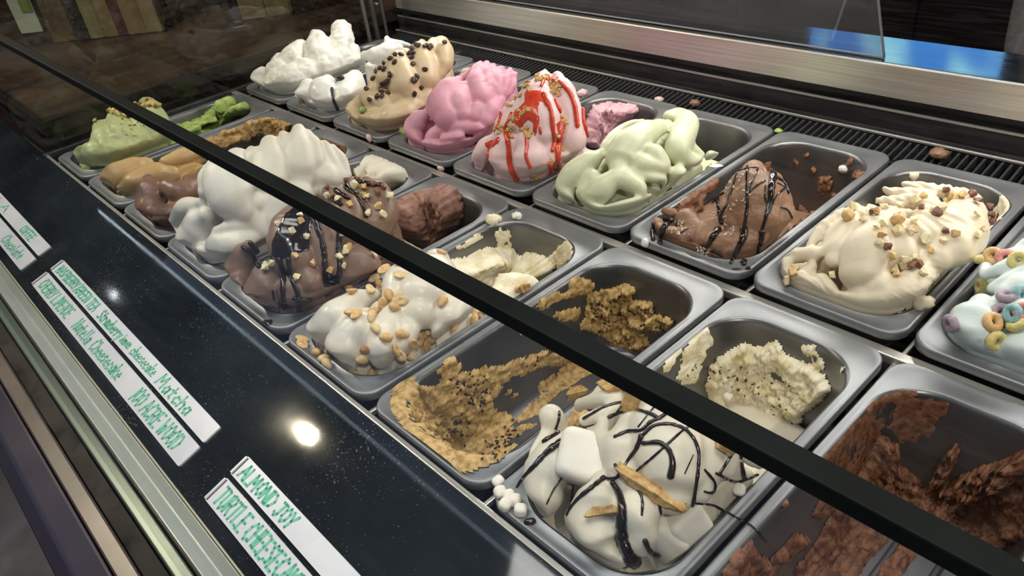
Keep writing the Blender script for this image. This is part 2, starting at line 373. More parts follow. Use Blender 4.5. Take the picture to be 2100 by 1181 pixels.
# ------------------------------------------------------------------ pans
OW, OL = 0.163, 0.365                 # outer flange
IW, IL, IR_ = 0.147, 0.326, 0.048      # opening and its corner radius
DEP = 0.118
def rrect(hx, hy, r, n=96):
    """points of a rounded rectangle, same parameter for every ring"""
    pts = []
    k = n // 8
    cs = [(hx - r, hy - r, 0), (-hx + r, hy - r, 90), (-hx + r, -hy + r, 180), (hx - r, -hy + r, 270)]
    for ci, (cx, cy, a0) in enumerate(cs):
        for j in range(k):
            a = math.radians(a0 + 90 * j / k); pts.append((cx + r * math.cos(a), cy + r * math.sin(a)))
        e = math.radians(a0 + 90); A = (cx + r * math.cos(e), cy + r * math.sin(e))
        nx, ny, _ = cs[(ci + 1) % 4]; Bp = (nx + r * math.cos(e), ny + r * math.sin(e))
        for j in range(k):
            t = j / k; pts.append((A[0] + (Bp[0] - A[0]) * t, A[1] + (Bp[1] - A[1]) * t))
    return pts
OY = -0.006                            # opening sits a little nearer the customer
def rings_basin():
    R = []
    R.append((IW / 2, IL / 2, IR_, 0.0)); R.append((IW / 2 - 0.002, IL / 2 - 0.002, IR_, -0.0012)); R.append((IW / 2 - 0.003, IL / 2 - 0.003, IR_, -0.004))
    for t in np.linspace(0.08, 0.88, 9): R.append((IW / 2 - 0.003 - 0.009 * t, IL / 2 - 0.003 - 0.009 * t, IR_ - 0.004 * t, -DEP * t))
    for a in np.linspace(0.2, 1, 5):
        k = 0.014 * (1 - math.cos(a * math.pi / 2)); R.append((IW / 2 - 0.0115 - k, IL / 2 - 0.0115 - k, max(0.02, IR_ - 0.004 - k), -DEP * 0.88 - DEP * 0.12 * math.sin(a * math.pi / 2)))
    return R
def ring_mesh(specs, n=96, closed=True, off=(0, 0)):
    V = []; F = []
    for hx, hy, r, z in specs:
        for x, y in rrect(hx, hy, r, n): V.append((x + off[0], y + off[1], z))
    for i in range(len(specs) - 1):
        for j in range(n): a = i * n + j; b = i * n + (j + 1) % n; F.append((a, b, b + n, a + n))
    if closed: F.append(tuple(range((len(specs) - 1) * n, len(specs) * n)))
    return V, F
n_ = 96
fl = []
for hx, hy, r, z in ((OW/2 - 0.0006, OL/2 - 0.0006, 0.021, -0.010), (OW/2, OL/2, 0.022, -0.0095), (OW/2, OL/2, 0.022, -0.002), (OW/2 - 0.0006, OL/2 - 0.0006, 0.022, -0.0006), (OW/2 - 0.002, OL/2 - 0.002, 0.022, 0.0)):
    fl.append([(x, y, z) for x, y in rrect(hx, hy, r, n_)])
fl.append([(x, y, -0.0012) for x, y in rrect(OW/2 - 0.0042, OL/2 - 0.005, 0.024, n_)])
fl.append([(x, y + OY, -0.0012) for x, y in rrect(IW/2 + 0.0022, IL/2 + 0.003, IR_ + 0.002, n_)])
fl.append([(x, y + OY, 0.0) for x, y in rrect(IW/2, IL/2, IR_, n_)])
V = [p for r in fl for p in r]; F = []
for i in range(len(fl) - 1):
    for j in range(n_): a = i * n_ + j; b = i * n_ + (j + 1) % n_; F.append((a, a + n_, b + n_, b))
FLANGE = mesh(V, F, 'rim'); FLANGE.materials.append(M_PAN)
BS = rings_basin()
V, F = ring_mesh(BS, n_, True, (0, OY)); BASIN = mesh(V, [tuple(reversed(f)) if len(f) == 4 else f for f in F], 'basin'); BASIN.materials.append(M_BASIN)
bm = bmesh.new(); bm.from_mesh(BASIN); bmesh.ops.recalc_face_normals(bm, faces=bm.faces); bmesh.ops.reverse_faces(bm, faces=bm.faces); bm.to_mesh(BASIN); bm.free()
for me in (FLANGE, BASIN): me.polygons.foreach_set('use_smooth', np.ones(len(me.polygons), bool))
rib = MB()
for sx in (-0.018, 0.018):
    v, f = tube([(sx, -0.11, -DEP + 0.0005), (sx, 0.11, -DEP + 0.0005)], [0.0035, 0.0035], 10, 3); rib.add(v, f)
RIB = mesh(rib.V, rib.F); RIB.materials.append(M_BASIN); RIB.polygons.foreach_set('use_smooth', np.ones(len(RIB.polygons), bool))
def pan_center(c, row):
    y0, y1, z = ROW[row]; return np.array([(c - 0.5) * P, (y0 + y1) / 2, z])
PAN_LABEL = {
 ('F', 1): 'grey metal gelato pan holding nut-topped pistachio green gelato', ('F', 2): 'grey metal gelato pan holding smooth caramel tan gelato beside the pistachio pan',
 ('F', 3): 'grey metal gelato pan holding a plain milk chocolate lump', ('F', 4): 'grey metal gelato pan holding tall plain white vanilla peaks',
 ('F', 5): 'grey metal gelato pan holding chocolate gelato with nuts and dark sauce', ('F', 6): 'grey metal gelato pan holding white gelato strewn with peanuts',
 ('F', 7): 'nearly empty grey metal pan with tan chocolate-chip remains', ('F', 8): 'grey metal gelato pan holding marshmallow gelato with chocolate drizzle',
 ('F', 9): 'nearly empty grey metal pan smeared with dark chocolate remains', ('B', 1): 'grey metal gelato pan holding rough white cauliflower-like gelato in the corner',
 ('B', 2): 'grey metal gelato pan holding white gelato with one chocolate streak', ('B', 3): 'grey metal gelato pan holding beige gelato with coffee beans',
 ('B', 4): 'grey metal gelato pan holding plain deep pink gelato', ('B', 5): 'grey metal gelato pan holding pale pink gelato with red sauce',
 ('B', 6): 'grey metal gelato pan holding glossy pale mint green gelato', ('B', 7): 'grey metal gelato pan holding chocolate gelato with coconut flakes',
 ('B', 8): 'grey metal gelato pan holding cream gelato with chopped hazelnuts', ('B', 9): 'grey metal gelato pan holding pale blue gelato with cereal loops'}
PANS = {}
for row in 'FB':
    for c in range(1, NCOL + 1):
        o = empty('gelato_pan', tuple(pan_center(c, row)))
        tag(o, PAN_LABEL[(row, c)], 'pan', 'gelato pans in two rows')
        for nm, me in (('rim', FLANGE), ('basin', BASIN), ('floor_rib', RIB)):
            k = bpy.data.objects.new(nm, me); COL.objects.link(k); k.parent = o
        PANS[(row, c)] = o

def rr_sdf(x, y, hx, hy, r):
    qx = np.abs(x) - (hx - r); qy = np.abs(y) - (hy - r)
    ax = np.maximum(qx, 0); ay = np.maximum(qy, 0); L = np.hypot(ax, ay)
    d = L + np.minimum(np.maximum(qx, qy), 0) - r
    corner = (qx > 0) & (qy > 0)
    gx = np.where(corner, ax / (L + 1e-9), (qx > qy).astype(float)) * np.sign(x)
    gy = np.where(corner, ay / (L + 1e-9), (qx <= qy).astype(float)) * np.sign(y)
    return d, gx, gy
def clamp_pan(V, c, row, gap=0.0012):
    """keep gelato inside the basin below the rim"""
    o = pan_center(c, row) + [0, OY, 0]; Q = V - o
    t = np.clip(-Q[:, 2] / DEP, 0, 1)
    hx = IW / 2 - 0.003 - 0.012 * t - gap; hy = IL / 2 - 0.003 - 0.012 * t - gap
    d, gx, gy = rr_sdf(Q[:, 0], Q[:, 1], hx, hy, IR_ - 0.006)
    wgt = np.clip((0.030 - Q[:, 2]) / 0.026, 0, 1)
    mv = np.maximum(d, 0) * wgt
    Q[:, 0] -= gx * mv; Q[:, 1] -= gy * mv
    Q[:, 2] = np.maximum(Q[:, 2], -DEP + 0.001)
    return Q + o

# ------------------------------------------------------------------ gelato bodies
BVH = {}
def pan_x(c, s): return (c - 0.5) * P + (s - 0.5) * 0.128
REPORT = []
def env_z(x, y, env):
    t = y / IL + 0.5; sx = np.clip(np.abs(x) / (IW / 2), 0, 1.5)
    g = np.interp(t, [e[0] for e in env], [e[1] for e in env])
    return np.where(g > 0, g * (1 - 0.42 * sx ** 3), g) - 0.006 * sx ** 3
def env_pt(u, v, r, o, env, push):
    """first point of the pixel's ray under the mound's rounded top; env = [(t, z), ...] along the pan"""
    d = ray(u, v); T = np.linspace(0.25, 2.2, 1100); Q = CAM + T[:, None] * d - o
    t = Q[:, 1] / IL + 0.5
    h = Q[:, 2] - env_z(Q[:, 0], Q[:, 1], env)
    h = np.where((t < -0.03) | (t > 1.02) | (np.abs(Q[:, 0]) > 0.083), 1.0, h)
    k = np.where(h < 0)[0]
    i = k[0] if len(k) else int(np.argmin(h))
    dist = T[i]; rw = r * dist / FPX
    return CAM + d * (dist + push * rw)
def auto_env(c, o, lobes):
    Q = []
    for lb in lobes:
        for (u, v, s, r) in lb:
            p = onx(u, v, pan_x(c, min(max(s, 0.38), 0.6))); rr = r * -((p - CAM) @ RM)[2] / FPX; q = p - o
            Q.append((q[1] / IL + 0.5, q[2] + 0.15 * rr))
    Q = np.array(Q); ts = np.linspace(0, 1, 21); g = []
    for t in ts:
        m = np.abs(Q[:, 0] - t) < 0.075
        g.append(np.clip(Q[m, 1].max(), -0.05, 0.125) if m.any() else -0.06)
    g = np.array(g)
    for _ in range(2): g[1:-1] = 0.5 * g[1:-1] + 0.25 * (g[:-2] + g[2:])
    g[0] = min(g[0], 0.008); g[1] = min(g[1], 0.03)
    return list(zip(ts, g))
def core_mesh(o, env, drop, lobes):
    nx, ny = 34, 80; V = []; F = []; S_ = []
    for lb in lobes:
        for a, b in zip(lb, lb[1:] or lb):
            for t in np.linspace(0, 1, 6): S_.append([a[k] + (b[k] - a[k]) * t for k in (0, 1, 3)])
    S_ = np.array(S_)
    for i in range(nx):
        for j in range(ny):
            x = (i / (nx - 1) - 0.5) * IW * 0.96; y = (j / (ny - 1) - 0.5) * IL * 0.97
            z = float(env_z(np.array(x), np.array(y), env)) - drop
            uv = project(np.array([x, y, z + drop * 0.5]) + o)
            if np.min(np.hypot(S_[:, 0] - uv[0], S_[:, 1] - uv[1]) - 0.85 * S_[:, 2]) > 0: z = min(z, -0.025)
            if env_z(np.array(0.0), np.array(y), env) < -0.012: z = -0.0998
            V.append((x, y, max(z, -0.0998)))
    n = nx * ny
    V += [(v[0], v[1], -0.1) for v in V]
    for i in range(nx - 1):
        for j in range(ny - 1):
            a = i * ny + j; F.append((a, a + ny, a + ny + 1, a + 1)); F.append((n + a, n + a + 1, n + a + ny + 1, n + a + ny))
    rim = [i * ny for i in range(nx)] + [(nx - 1) * ny + j for j in range(1, ny)] + [i * ny + ny - 1 for i in range(nx - 2, -1, -1)] + [j for j in range(ny - 2, 0, -1)]
    for a, b in zip(rim, rim[1:] + rim[:1]): F.append((b, a, a + n, b + n))
    return [tuple(np.array(v) + o) for v in V], F
def gelato(key, c, row, lobes, material, label, base=None, vox=0.0022, smooth=3, rough_amp=0.0, rough_scale=120.0, soft_amp=0.0008, grow=1.06, ridge=None, name='gelato', env=None, push=-0.05, drop=0.028):
    mb = MB(); o = pan_center(c, row) + [0, OY, 0]
    env = env or auto_env(c, o, lobes)
    mb.add(*core_mesh(o, env, drop, lobes))
    for li, lb in enumerate(lobes):
        pts = []; rad = []
        for (u, v, s, r) in lb:
            p = env_pt(u, v, r, o, env, push)
            pts.append(p)
            dist = -((p - CAM) @ RM)[2]; rad.append(grow * r * dist / FPX)
            REPORT.append((key, li, (p - o).round(3), round(rad[-1], 4)))
        mb.add(*tube(pts, rad, 20, 6))
    me = mesh(mb.V, mb.F)
    ob = bpy.data.objects.new(name, me); COL.objects.link(ob)
    md = ob.modifiers.new('r', 'REMESH'); md.mode = 'VOXEL'; md.voxel_size = vox; md.adaptivity = 0.0
    dg = bpy.context.evaluated_depsgraph_get(); ev = ob.evaluated_get(dg)
    m2 = bpy.data.meshes.new_from_object(ev); ob.modifiers.clear(); ob.data = m2; bpy.data.meshes.remove(me)
    n = len(m2.vertices); V = np.empty(n * 3); m2.vertices.foreach_get('co', V); V = V.reshape(-1, 3)
    E = np.empty(len(m2.edges) * 2, np.int32); m2.edges.foreach_get('vertices', E); E = E.reshape(-1, 2)
    deg = np.bincount(E.ravel(), minlength=n).astype(float)[:, None]
    def lap(V):
        A = np.zeros_like(V)
        for k in range(3):
            A[:, k] = np.bincount(E[:, 0], V[E[:, 1], k], n) + np.bincount(E[:, 1], V[E[:, 0], k], n)
        return A / deg
    for _ in range(max(1, smooth - 1)): V = V + 0.55 * (lap(V) - V)
    def setco(V): m2.vertices.foreach_set('co', V.ravel()); m2.update()
    setco(V)
    N = np.empty(n * 3); m2.vertices.foreach_get('normal', N); N = N.reshape(-1, 3)
    dsp = soft_amp * fbm(V * 38 + c * 9.1, 3)
    if rough_amp: dsp = dsp + rough_amp * fbm(V * rough_scale + 5.0, 4, 0.62)
    if ridge:                                    # spatula lines: waves across a direction
        amp, freq, dr = ridge; dr = np.asarray(dr, float); dr /= np.linalg.norm(dr)
        ph = V @ dr * freq + 2.2 * fbm(V * 14 + 3, 2)
        msk = np.clip(0.5 + 2.0 * fbm(V * 16 + 40, 2), 0, 1)
        dsp = dsp + amp * msk * np.sin(ph * 2 * math.pi) * np.sin(ph * 0.37 * 2 * math.pi + 1.0)
    V = V + N * dsp[:, None]
    V = clamp_pan(V, c, row)
    setco(V)
    m2.materials.clear(); m2.materials.append(material)
    m2.polygons.foreach_set('use_smooth', np.ones(len(m2.polygons), bool))
    # origin at the base of the mound
    b = Vector((float(V[:, 0].mean()), float(V[:, 1].mean()), float(V[:, 2].min())))
    m2.transform(Matrix.Translation(-b)); ob.location = b
    tag(ob, label, 'gelato', 'gelato in the pans')
    vv = [Vector(x) for x in V]; BVH[key] = BVHTree.FromPolygons(vv, [tuple(p.vertices) for p in m2.polygons])
    OBJ[key] = ob
    return ob
OBJ = {}
_pv = np.array([v.co[:] for v in FLANGE.vertices] + [v.co[:] for v in BASIN.vertices]); _nf = len(FLANGE.vertices)
_pf = [tuple(p.vertices) for p in FLANGE.polygons] + [tuple(i + _nf for i in p.vertices) for p in BASIN.polygons]
for (row, c), o in PANS.items():
    BVH['P' + row + str(c)] = BVHTree.FromPolygons([Vector(x) for x in _pv + pan_center(c, row)], _pf)
def hit(u, v, keys=None):
    best = None; o = Vector(CAM); d = Vector(ray(u, v))
    for k in (keys or BVH.keys()):
        r = BVH[k].ray_cast(o, d)
        if r[0] is not None and (best is None or r[3] < best[3]): best = (r[0], r[1], k, r[3])
    if best and best[1].dot(d) > 0: best = (best[0], -best[1], best[2], best[3])
    return best
# ------------------------------------------------------------------ gelato colours
C_WHITE = cream('vanilla_cream', '#d6d0c2', '#e0dacc', 0.45, bump=0.12, bscale=500)
C_COCO = cream('coconut_cream', '#dfdcd4', '#e9e7e0', 0.4, bump=0.5, bscale=330, bdist=0.002)
C_WHITE2 = cream('milk_cream', '#e0dfdb', '#eae9e5', 0.35, bump=0.2, bscale=160)
C_COFFEE = cream('coffee_cream', '#c4ae8c', '#d2bd9d', 0.38, bump=0.12, bscale=300)
C_PINK = cream('berry_pink', '#c8889c', '#d59fb0', 0.5, bump=0.25, bscale=420)
C_ROSE = cream('strawberry_pale', '#dab7ba', '#e4c6c7', 0.5, bump=0.25, bscale=420)
C_MINT = cream('mint_cream', '#c9ccab', '#d5d8ba', 0.36, bump=0.12, bscale=380)
C_CHOC = cream('milk_chocolate', '#83604a', '#96735b', 0.42, bump=0.45, bscale=300)
C_CHOC5 = cream('hazelnut_chocolate', '#7b6152', '#8b7060', 0.4, bump=0.15, bscale=300)
C_CHOC3 = cream('plain_chocolate', '#755548', '#8a685a', 0.38, bump=0.25, bscale=240)
C_HAZ = cream('hazelnut_cream', '#d8c9b0', '#e4d8c2', 0.42, bump=0.22, bscale=240)
C_BLUE = cream('blue_cream', '#c3d0d0', '#d2dcdc', 0.5, bump=0.25, bscale=380)
C_PIST = cream('pistachio_cream', '#a9b07a', '#bcc28e', 0.42, bump=0.2, bscale=260)
C_TAN = cream('caramel_tan', '#b39263', '#c2a374', 0.36, bump=0.15, bscale=260)
C_PEAN = cream('peanut_white', '#dbd2c1', '#e6ddce', 0.3, bump=0.15, bscale=260)
C_SMORE = cream('marshmallow_cream', '#cfc6b3', '#ddd5c3', 0.36, bump=0.15, bscale=260)

# ------------------------------------------------------------------ front row
gelato('F1', 1, 'F', [
    [(170, 318, .55, 18), (200, 315, .6, 26), (250, 312, .6, 26), (310, 298, .6, 18)],
    [(208, 262, .45, 16), (218, 290, .5, 28), (225, 310, .5, 26)],
    [(238, 244, .45, 18), (248, 275, .5, 27), (262, 300, .5, 22)],
    [(262, 258, .4, 14), (290, 285, .5, 22)],
    [(300, 213, .45, 14), (312, 220, .5, 15), (328, 252, .55, 20), (345, 282, .6, 14)],
    [(282, 232, .4, 13), (300, 262, .5, 22), (320, 290, .6, 16)],
    [(340, 285, .7, 12), (352, 290, .7, 8)],
], C_PIST, 'pistachio green gelato with a ridge of chopped nuts beside the dark side glass', base=[(0.0, 0.5, 0.0)], vox=0.003, rough_amp=0.0022, rough_scale=90)
gelato('F2', 2, 'F', [
    [(212, 378, .45, 18), (240, 362, .45, 27), (275, 345, .45, 22), (300, 338, .4, 16)],
    [(250, 398, .6, 18), (280, 380, .6, 27), (320, 362, .6, 28), (352, 358, .6, 18)],
    [(205, 398, .4, 9), (225, 405, .5, 8)],
    [(340, 332, .2, 12), (375, 320, .2, 16), (400, 312, .2, 14)],
    [(410, 352, .7, 10), (430, 342, .7, 9)],
], C_TAN, 'smooth caramel tan gelato lying low beside the pistachio gelato', base=[(0.0, 0.5, -0.02)], vox=0.003)
gelato('F3', 3, 'F', [
    [(305, 368, .3, 12), (310, 395, .4, 28), (312, 430, .4, 32), (318, 452, .4, 24)],
    [(320, 440, .6, 22), (355, 445, .65, 26), (375, 432, .7, 20)],
    [(345, 385, .35, 18), (370, 395, .4, 24), (400, 385, .5, 22), (430, 370, .5, 18)],
    [(385, 368, .35, 10), (400, 375, .4, 20)],
], C_CHOC3, 'plain milk chocolate gelato lump between tan gelato and white peaks', base=[(0.0, 0.5, -0.01)], vox=0.0028, rough_amp=0.0015, rough_scale=60)
Zv = lambda L: Z(340, 230, 3.192, L)
gelato('F4', 4, 'F', [
    Zv([(484, 268, .42, 8), (470, 310, .42, 24), (400, 440, .42, 46), (440, 560, .45, 46), (520, 645, .5, 30), (580, 660, .55, 14)]),
    Zv([(330, 330, .3, 14), (280, 430, .3, 20), (255, 520, .3, 14)]),
    Zv([(690, 172, .5, 8), (685, 220, .5, 20), (690, 340, .5, 33), (680, 460, .5, 38), (700, 530, .5, 22)]),
    Zv([(560, 250, .35, 10), (600, 300, .4, 22)]),
    Zv([(880, 88, .5, 5), (868, 130, .5, 14), (870, 250, .5, 29), (880, 360, .5, 32), (890, 440, .5, 24)]),
    Zv([(770, 150, .4, 10), (790, 230, .4, 20)]),
    Zv([(930, 140, .55, 9), (960, 220, .6, 18), (980, 330, .6, 22)]),
    Zv([(1040, 210, .6, 9), (1080, 300, .62, 12), (1120, 370, .65, 11), (1160, 430, .7, 12)]),
    Zv([(1000, 250, .6, 9), (1040, 340, .62, 13), (1100, 420, .66, 12)]),
    Zv([(1090, 230, .5, 8), (1150, 310, .55, 12), (1185, 410, .6, 10)]),
    Zv([(1050, 440, .7, 30), (1040, 500, .75, 22)]),
    Zv([(760, 600, .7, 36), (720, 700, .75, 32)]),
    Zv([(880, 540, .75, 28)]), Zv([(590, 600, .6, 18), (630, 580, .6, 18)]), Zv([(640, 780, .7, 22), (560, 700, .7, 20)]),
    Zv([(270, 670, .55, 16), (230, 740, .55, 34), (190, 840, .6, 36), (200, 920, .6, 24)]),
    Zv([(240, 590, .35, 10), (140, 640, .35, 24), (90, 740, .38, 22), (80, 850, .42, 18)]),
    Zv([(340, 780, .68, 12), (440, 745, .7, 14), (540, 735, .72, 14), (610, 690, .72, 10)]),
    Zv([(350, 870, .72, 26), (460, 870, .78, 28), (580, 820, .82, 18), (640, 800, .84, 10)]),
    Zv([(250, 930, .65, 22), (350, 930, .8, 20)]),
], C_WHITE, 'tall plain white vanilla gelato with smooth rising peaks', base=[(0.0, 0.8, 0.0), (.7, 1, -.02)], vox=0.0024, smooth=4)
Zc = lambda L: Z(440, 340, 3.28, L)
gelato('F5', 5, 'F', [
    Zc([(230, 535, .3, 12), (200, 600, .3, 24), (160, 720, .32, 30), (140, 820, .34, 24)]),
    Zc([(430, 660, .55, 16), (380, 760, .55, 40), (330, 890, .58, 42), (330, 950, .6, 30)]),
    Zc([(600, 690, .7, 20), (650, 780, .72, 26), (700, 830, .75, 14)]),
    Zc([(520, 830, .7, 28), (560, 920, .74, 24), (680, 890, .8, 14), (850, 840, .85, 9), (900, 820, .88, 6)]),
    Zc([(610, 225, .42, 9), (590, 300, .42, 28), (540, 430, .42, 46), (520, 540, .42, 46), (560, 620, .46, 34)]),
    Zc([(680, 270, .45, 12), (700, 380, .5, 24), (720, 520, .52, 28), (740, 640, .55, 24)]),
    Zc([(780, 310, .5, 9), (800, 420, .55, 20), (800, 560, .58, 20), (800, 680, .6, 18)]),
    Zc([(430, 400, .32, 12), (420, 500, .32, 20)]),
    Zc([(1020, 110, .5, 12), (1090, 200, .52, 30), (1110, 320, .55, 38), (1060, 430, .58, 34), (1010, 480, .6, 22)]),
    Zc([(770, 175, .38, 14), (850, 230, .42, 24), (900, 330, .45, 36), (880, 450, .5, 32)]),
    Zc([(930, 130, .42, 18), (960, 200, .45, 26)]),
    Zc([(1030, 590, .75, 26), (1000, 650, .76, 44), (960, 740, .8, 38)]),
    Zc([(1130, 520, .72, 14), (1220, 570, .75, 16), (1290, 610, .78, 12)]),
    Zc([(1150, 690, .85, 14), (1050, 750, .88, 16)]),
], C_CHOC5, 'chocolate gelato with two tall peaks under dark sauce and chopped hazelnuts', base=[(0.0, 0.75, 0.0), (.6, 1, -.02)], vox=0.0022, ridge=(0.0007, 90, (1, -.5, .2)))
Zp = lambda L: Z(590, 500, 3.9366, L)
gelato('F6', 6, 'F', [
    Zp([(690, 410, .35, 14), (560, 480, .3, 28), (400, 600, .25, 38), (270, 700, .22, 30), (220, 800, .22, 22)]),
    Zp([(640, 580, .5, 18), (580, 680, .48, 38), (480, 830, .46, 44), (440, 950, .48, 30)]),
    Zp([(860, 600, .65, 30), (800, 720, .66, 38), (760, 860, .68, 32), (760, 960, .72, 22)]),
    Zp([(960, 700, .8, 26), (940, 820, .84, 22)]),
    Zp([(1200, 150, .45, 28), (1180, 280, .5, 48), (1080, 430, .55, 52), (1060, 540, .6, 38)]),
    Zp([(1010, 230, .4, 26), (930, 320, .42, 40), (900, 430, .48, 34)]),
    Zp([(800, 260, .3, 12), (900, 210, .3, 14), (1040, 140, .35, 14)]),
    Zp([(1430, 400, .72, 18), (1370, 480, .72, 28), (1290, 600, .76, 34), (1240, 700, .8, 20)]),
    Zp([(1440, 520, .85, 22), (1400, 640, .88, 18)]),
    Zp([(1040, 640, .75, 16), (900, 600, .7, 20)]),
], C_PEAN, 'white gelato lobes strewn with golden roasted peanuts', base=[(0.0, 0.68, -0.004)], vox=0.0021, smooth=4)
Zs = lambda L: Z(980, 780, 2.945, L)
gelato('F8', 8, 'F', [
    Zs([(1080, 170, .55, 36), (1110, 300, .55, 70), (1150, 450, .56, 76), (1180, 600, .6, 66), (1180, 690, .66, 40)]),
    Zs([(1330, 220, .66, 36), (1370, 360, .66, 46), (1360, 520, .68, 46), (1330, 660, .72, 30)]),
    Zs([(940, 290, .42, 34), (900, 430, .42, 52), (900, 560, .46, 40)]),
    Zs([(750, 610, .45, 22), (730, 720, .45, 48), (710, 860, .46, 62), (720, 990, .5, 62), (760, 1060, .54, 40)]),
    Zs([(960, 680, .6, 36), (960, 820, .62, 46), (980, 950, .66, 36)]),
    Zs([(560, 350, .28, 20), (470, 440, .26, 36), (400, 580, .26, 46), (380, 690, .28, 44)]),
    Zs([(440, 220, .22, 26), (430, 300, .24, 30), (340, 430, .22, 24), (250, 580, .2, 16), (240, 680, .2, 18)]),
    Zs([(760, 265, .4, 12), (740, 340, .4, 18), (820, 400, .42, 24)]),
    Zs([(600, 150, .25, 12), (760, 110, .3, 17), (850, 100, .34, 16)]),
    Zs([(640, 240, .3, 12), (760, 200, .34, 15), (860, 150, .38, 13)]),
    Zs([(740, 70, .25, 14), (850, 40, .3, 16), (1000, 60, .4, 15), (1150, 55, .5, 10)]),
    Zs([(1490, 300, .82, 22), (1510, 420, .82, 28), (1480, 540, .84, 24)]),
    Zs([(1580, 400, .9, 14), (1640, 470, .92, 14), (1720, 520, .96, 10), (1800, 575, 1.0, 6)]),
    Zs([(160, 720, .2, 14), (240, 780, .24, 20), (320, 790, .28, 18)]),
    Zs([(540, 1020, .4, 18), (620, 1100, .46, 16), (780, 1130, .55, 14), (900, 1080, .66, 12)]),
], C_SMORE, 'off-white marshmallow gelato dome crossed by thin chocolate drizzle', base=[(0.02, 0.5, -0.02)], vox=0.0020, smooth=4, env=[(0, .0), (.1, .03), (.25, .055), (.45, .065), (.6, .05), (.75, -.05), (1, -.06)])

# ------------------------------------------------------------------ back row
Zw = lambda L: Z(400, 0, 5.25, L)
gelato('B1', 1, 'B', [
    Zw([(1575, 320, .55, 20), (1580, 430, .55, 23), (1560, 540, .55, 24)]),
    Zw([(1330, 420, .5, 18), (1330, 520, .5, 26), (1350, 640, .5, 28)]),
    Zw([(1130, 540, .45, 20), (1060, 650, .45, 26)]), Zw([(930, 660, .4, 16), (900, 760, .42, 24)]),
    Zw([(720, 820, .4, 18), (700, 900, .45, 20), (760, 980, .5, 18)]),
    Zw([(900, 900, .55, 28), (1050, 860, .6, 30), (1200, 780, .6, 28)]),
    Zw([(1400, 720, .62, 30), (1580, 660, .65, 28)]), Zw([(1690, 560, .6, 16), (1720, 650, .65, 18), (1840, 710, .75, 9)]),
    Zw([(1000, 960, .7, 22), (1180, 900, .75, 22)]),
], C_COCO, 'rough white cauliflower-like gelato in the back corner of the case', base=[(0.0, 0.85, 0.0)], vox=0.0028, smooth=2, rough_amp=0.005, rough_scale=62)
Zb = lambda L: Z(480, 30, 3.9375, L)
gelato('B2', 2, 'B', [
    Zb([(600, 590, .25, 18), (590, 660, .25, 26)]), Zb([(760, 540, .45, 14), (720, 620, .42, 28), (740, 720, .45, 26)]),
    Zb([(980, 510, .55, 16), (950, 590, .55, 28), (900, 680, .6, 26), (860, 730, .65, 20)]),
    Zb([(470, 700, .15, 12), (560, 740, .2, 12), (700, 770, .4, 10)]),
    Zb([(1060, 330, .4, 10), (1150, 330, .5, 17), (1240, 290, .55, 16), (1330, 270, .6, 9)]),
    Zb([(1235, 190, .45, 5), (1245, 230, .5, 9), (1260, 280, .5, 13)]), Zb([(1230, 215, .5, 5), (1330, 225, .55, 5), (1420, 245, .6, 4)]),
], C_WHITE2, 'bright white gelato with one chocolate streak beside the beige coffee gelato', base=[(0.0, 0.6, -0.005), (.6, 1, -.03)], vox=0.0028, smooth=2, rough_amp=0.0022, rough_scale=45)
Zf = lambda L: Z(700, 70, 4.92, L)
gelato('B3', 3, 'B', [
    Zf([(650, 200, .45, 12), (600, 290, .45, 26), (590, 400, .45, 33), (640, 520, .48, 32), (700, 620, .52, 22)]),
    Zf([(815, 95, .5, 9), (800, 200, .5, 24), (830, 330, .52, 28), (850, 460, .55, 28)]),
    Zf([(930, 95, .5, 12), (900, 170, .5, 14)]),
    Zf([(1010, 100, .55, 16), (1035, 190, .58, 20), (1030, 300, .6, 19), (1005, 390, .62, 11), (990, 460, .62, 5)]),
    Zf([(380, 370, .3, 7), (325, 460, .3, 8), (300, 560, .32, 7)]), Zf([(420, 390, .34, 6), (370, 480, .35, 8), (340, 570, .36, 6)]),
    Zf([(480, 320, .36, 14), (450, 450, .38, 20)]),
    Zf([(260, 620, .3, 16), (340, 680, .38, 22), (420, 700, .42, 20)]),
    Zf([(200, 680, .28, 14), (140, 780, .28, 20), (130, 900, .32, 16)]),
    Zf([(280, 880, .45, 26), (400, 900, .5, 30), (330, 960, .5, 20)]), Zf([(520, 860, .6, 30), (640, 820, .68, 28), (720, 740, .7, 22)]),
    Zf([(850, 570, .7, 16), (860, 650, .72, 22), (800, 740, .76, 18)]), Zf([(500, 540, .48, 7), (540, 560, .48, 7), (590, 640, .5, 12)]),
], C_COFFEE, 'beige coffee gelato swirls sprinkled with dark roasted coffee beans', base=[(0.0, 0.75, 0.0)], vox=0.0024, smooth=3)
Zk = lambda L: Z(820, 120, 5.369, L)
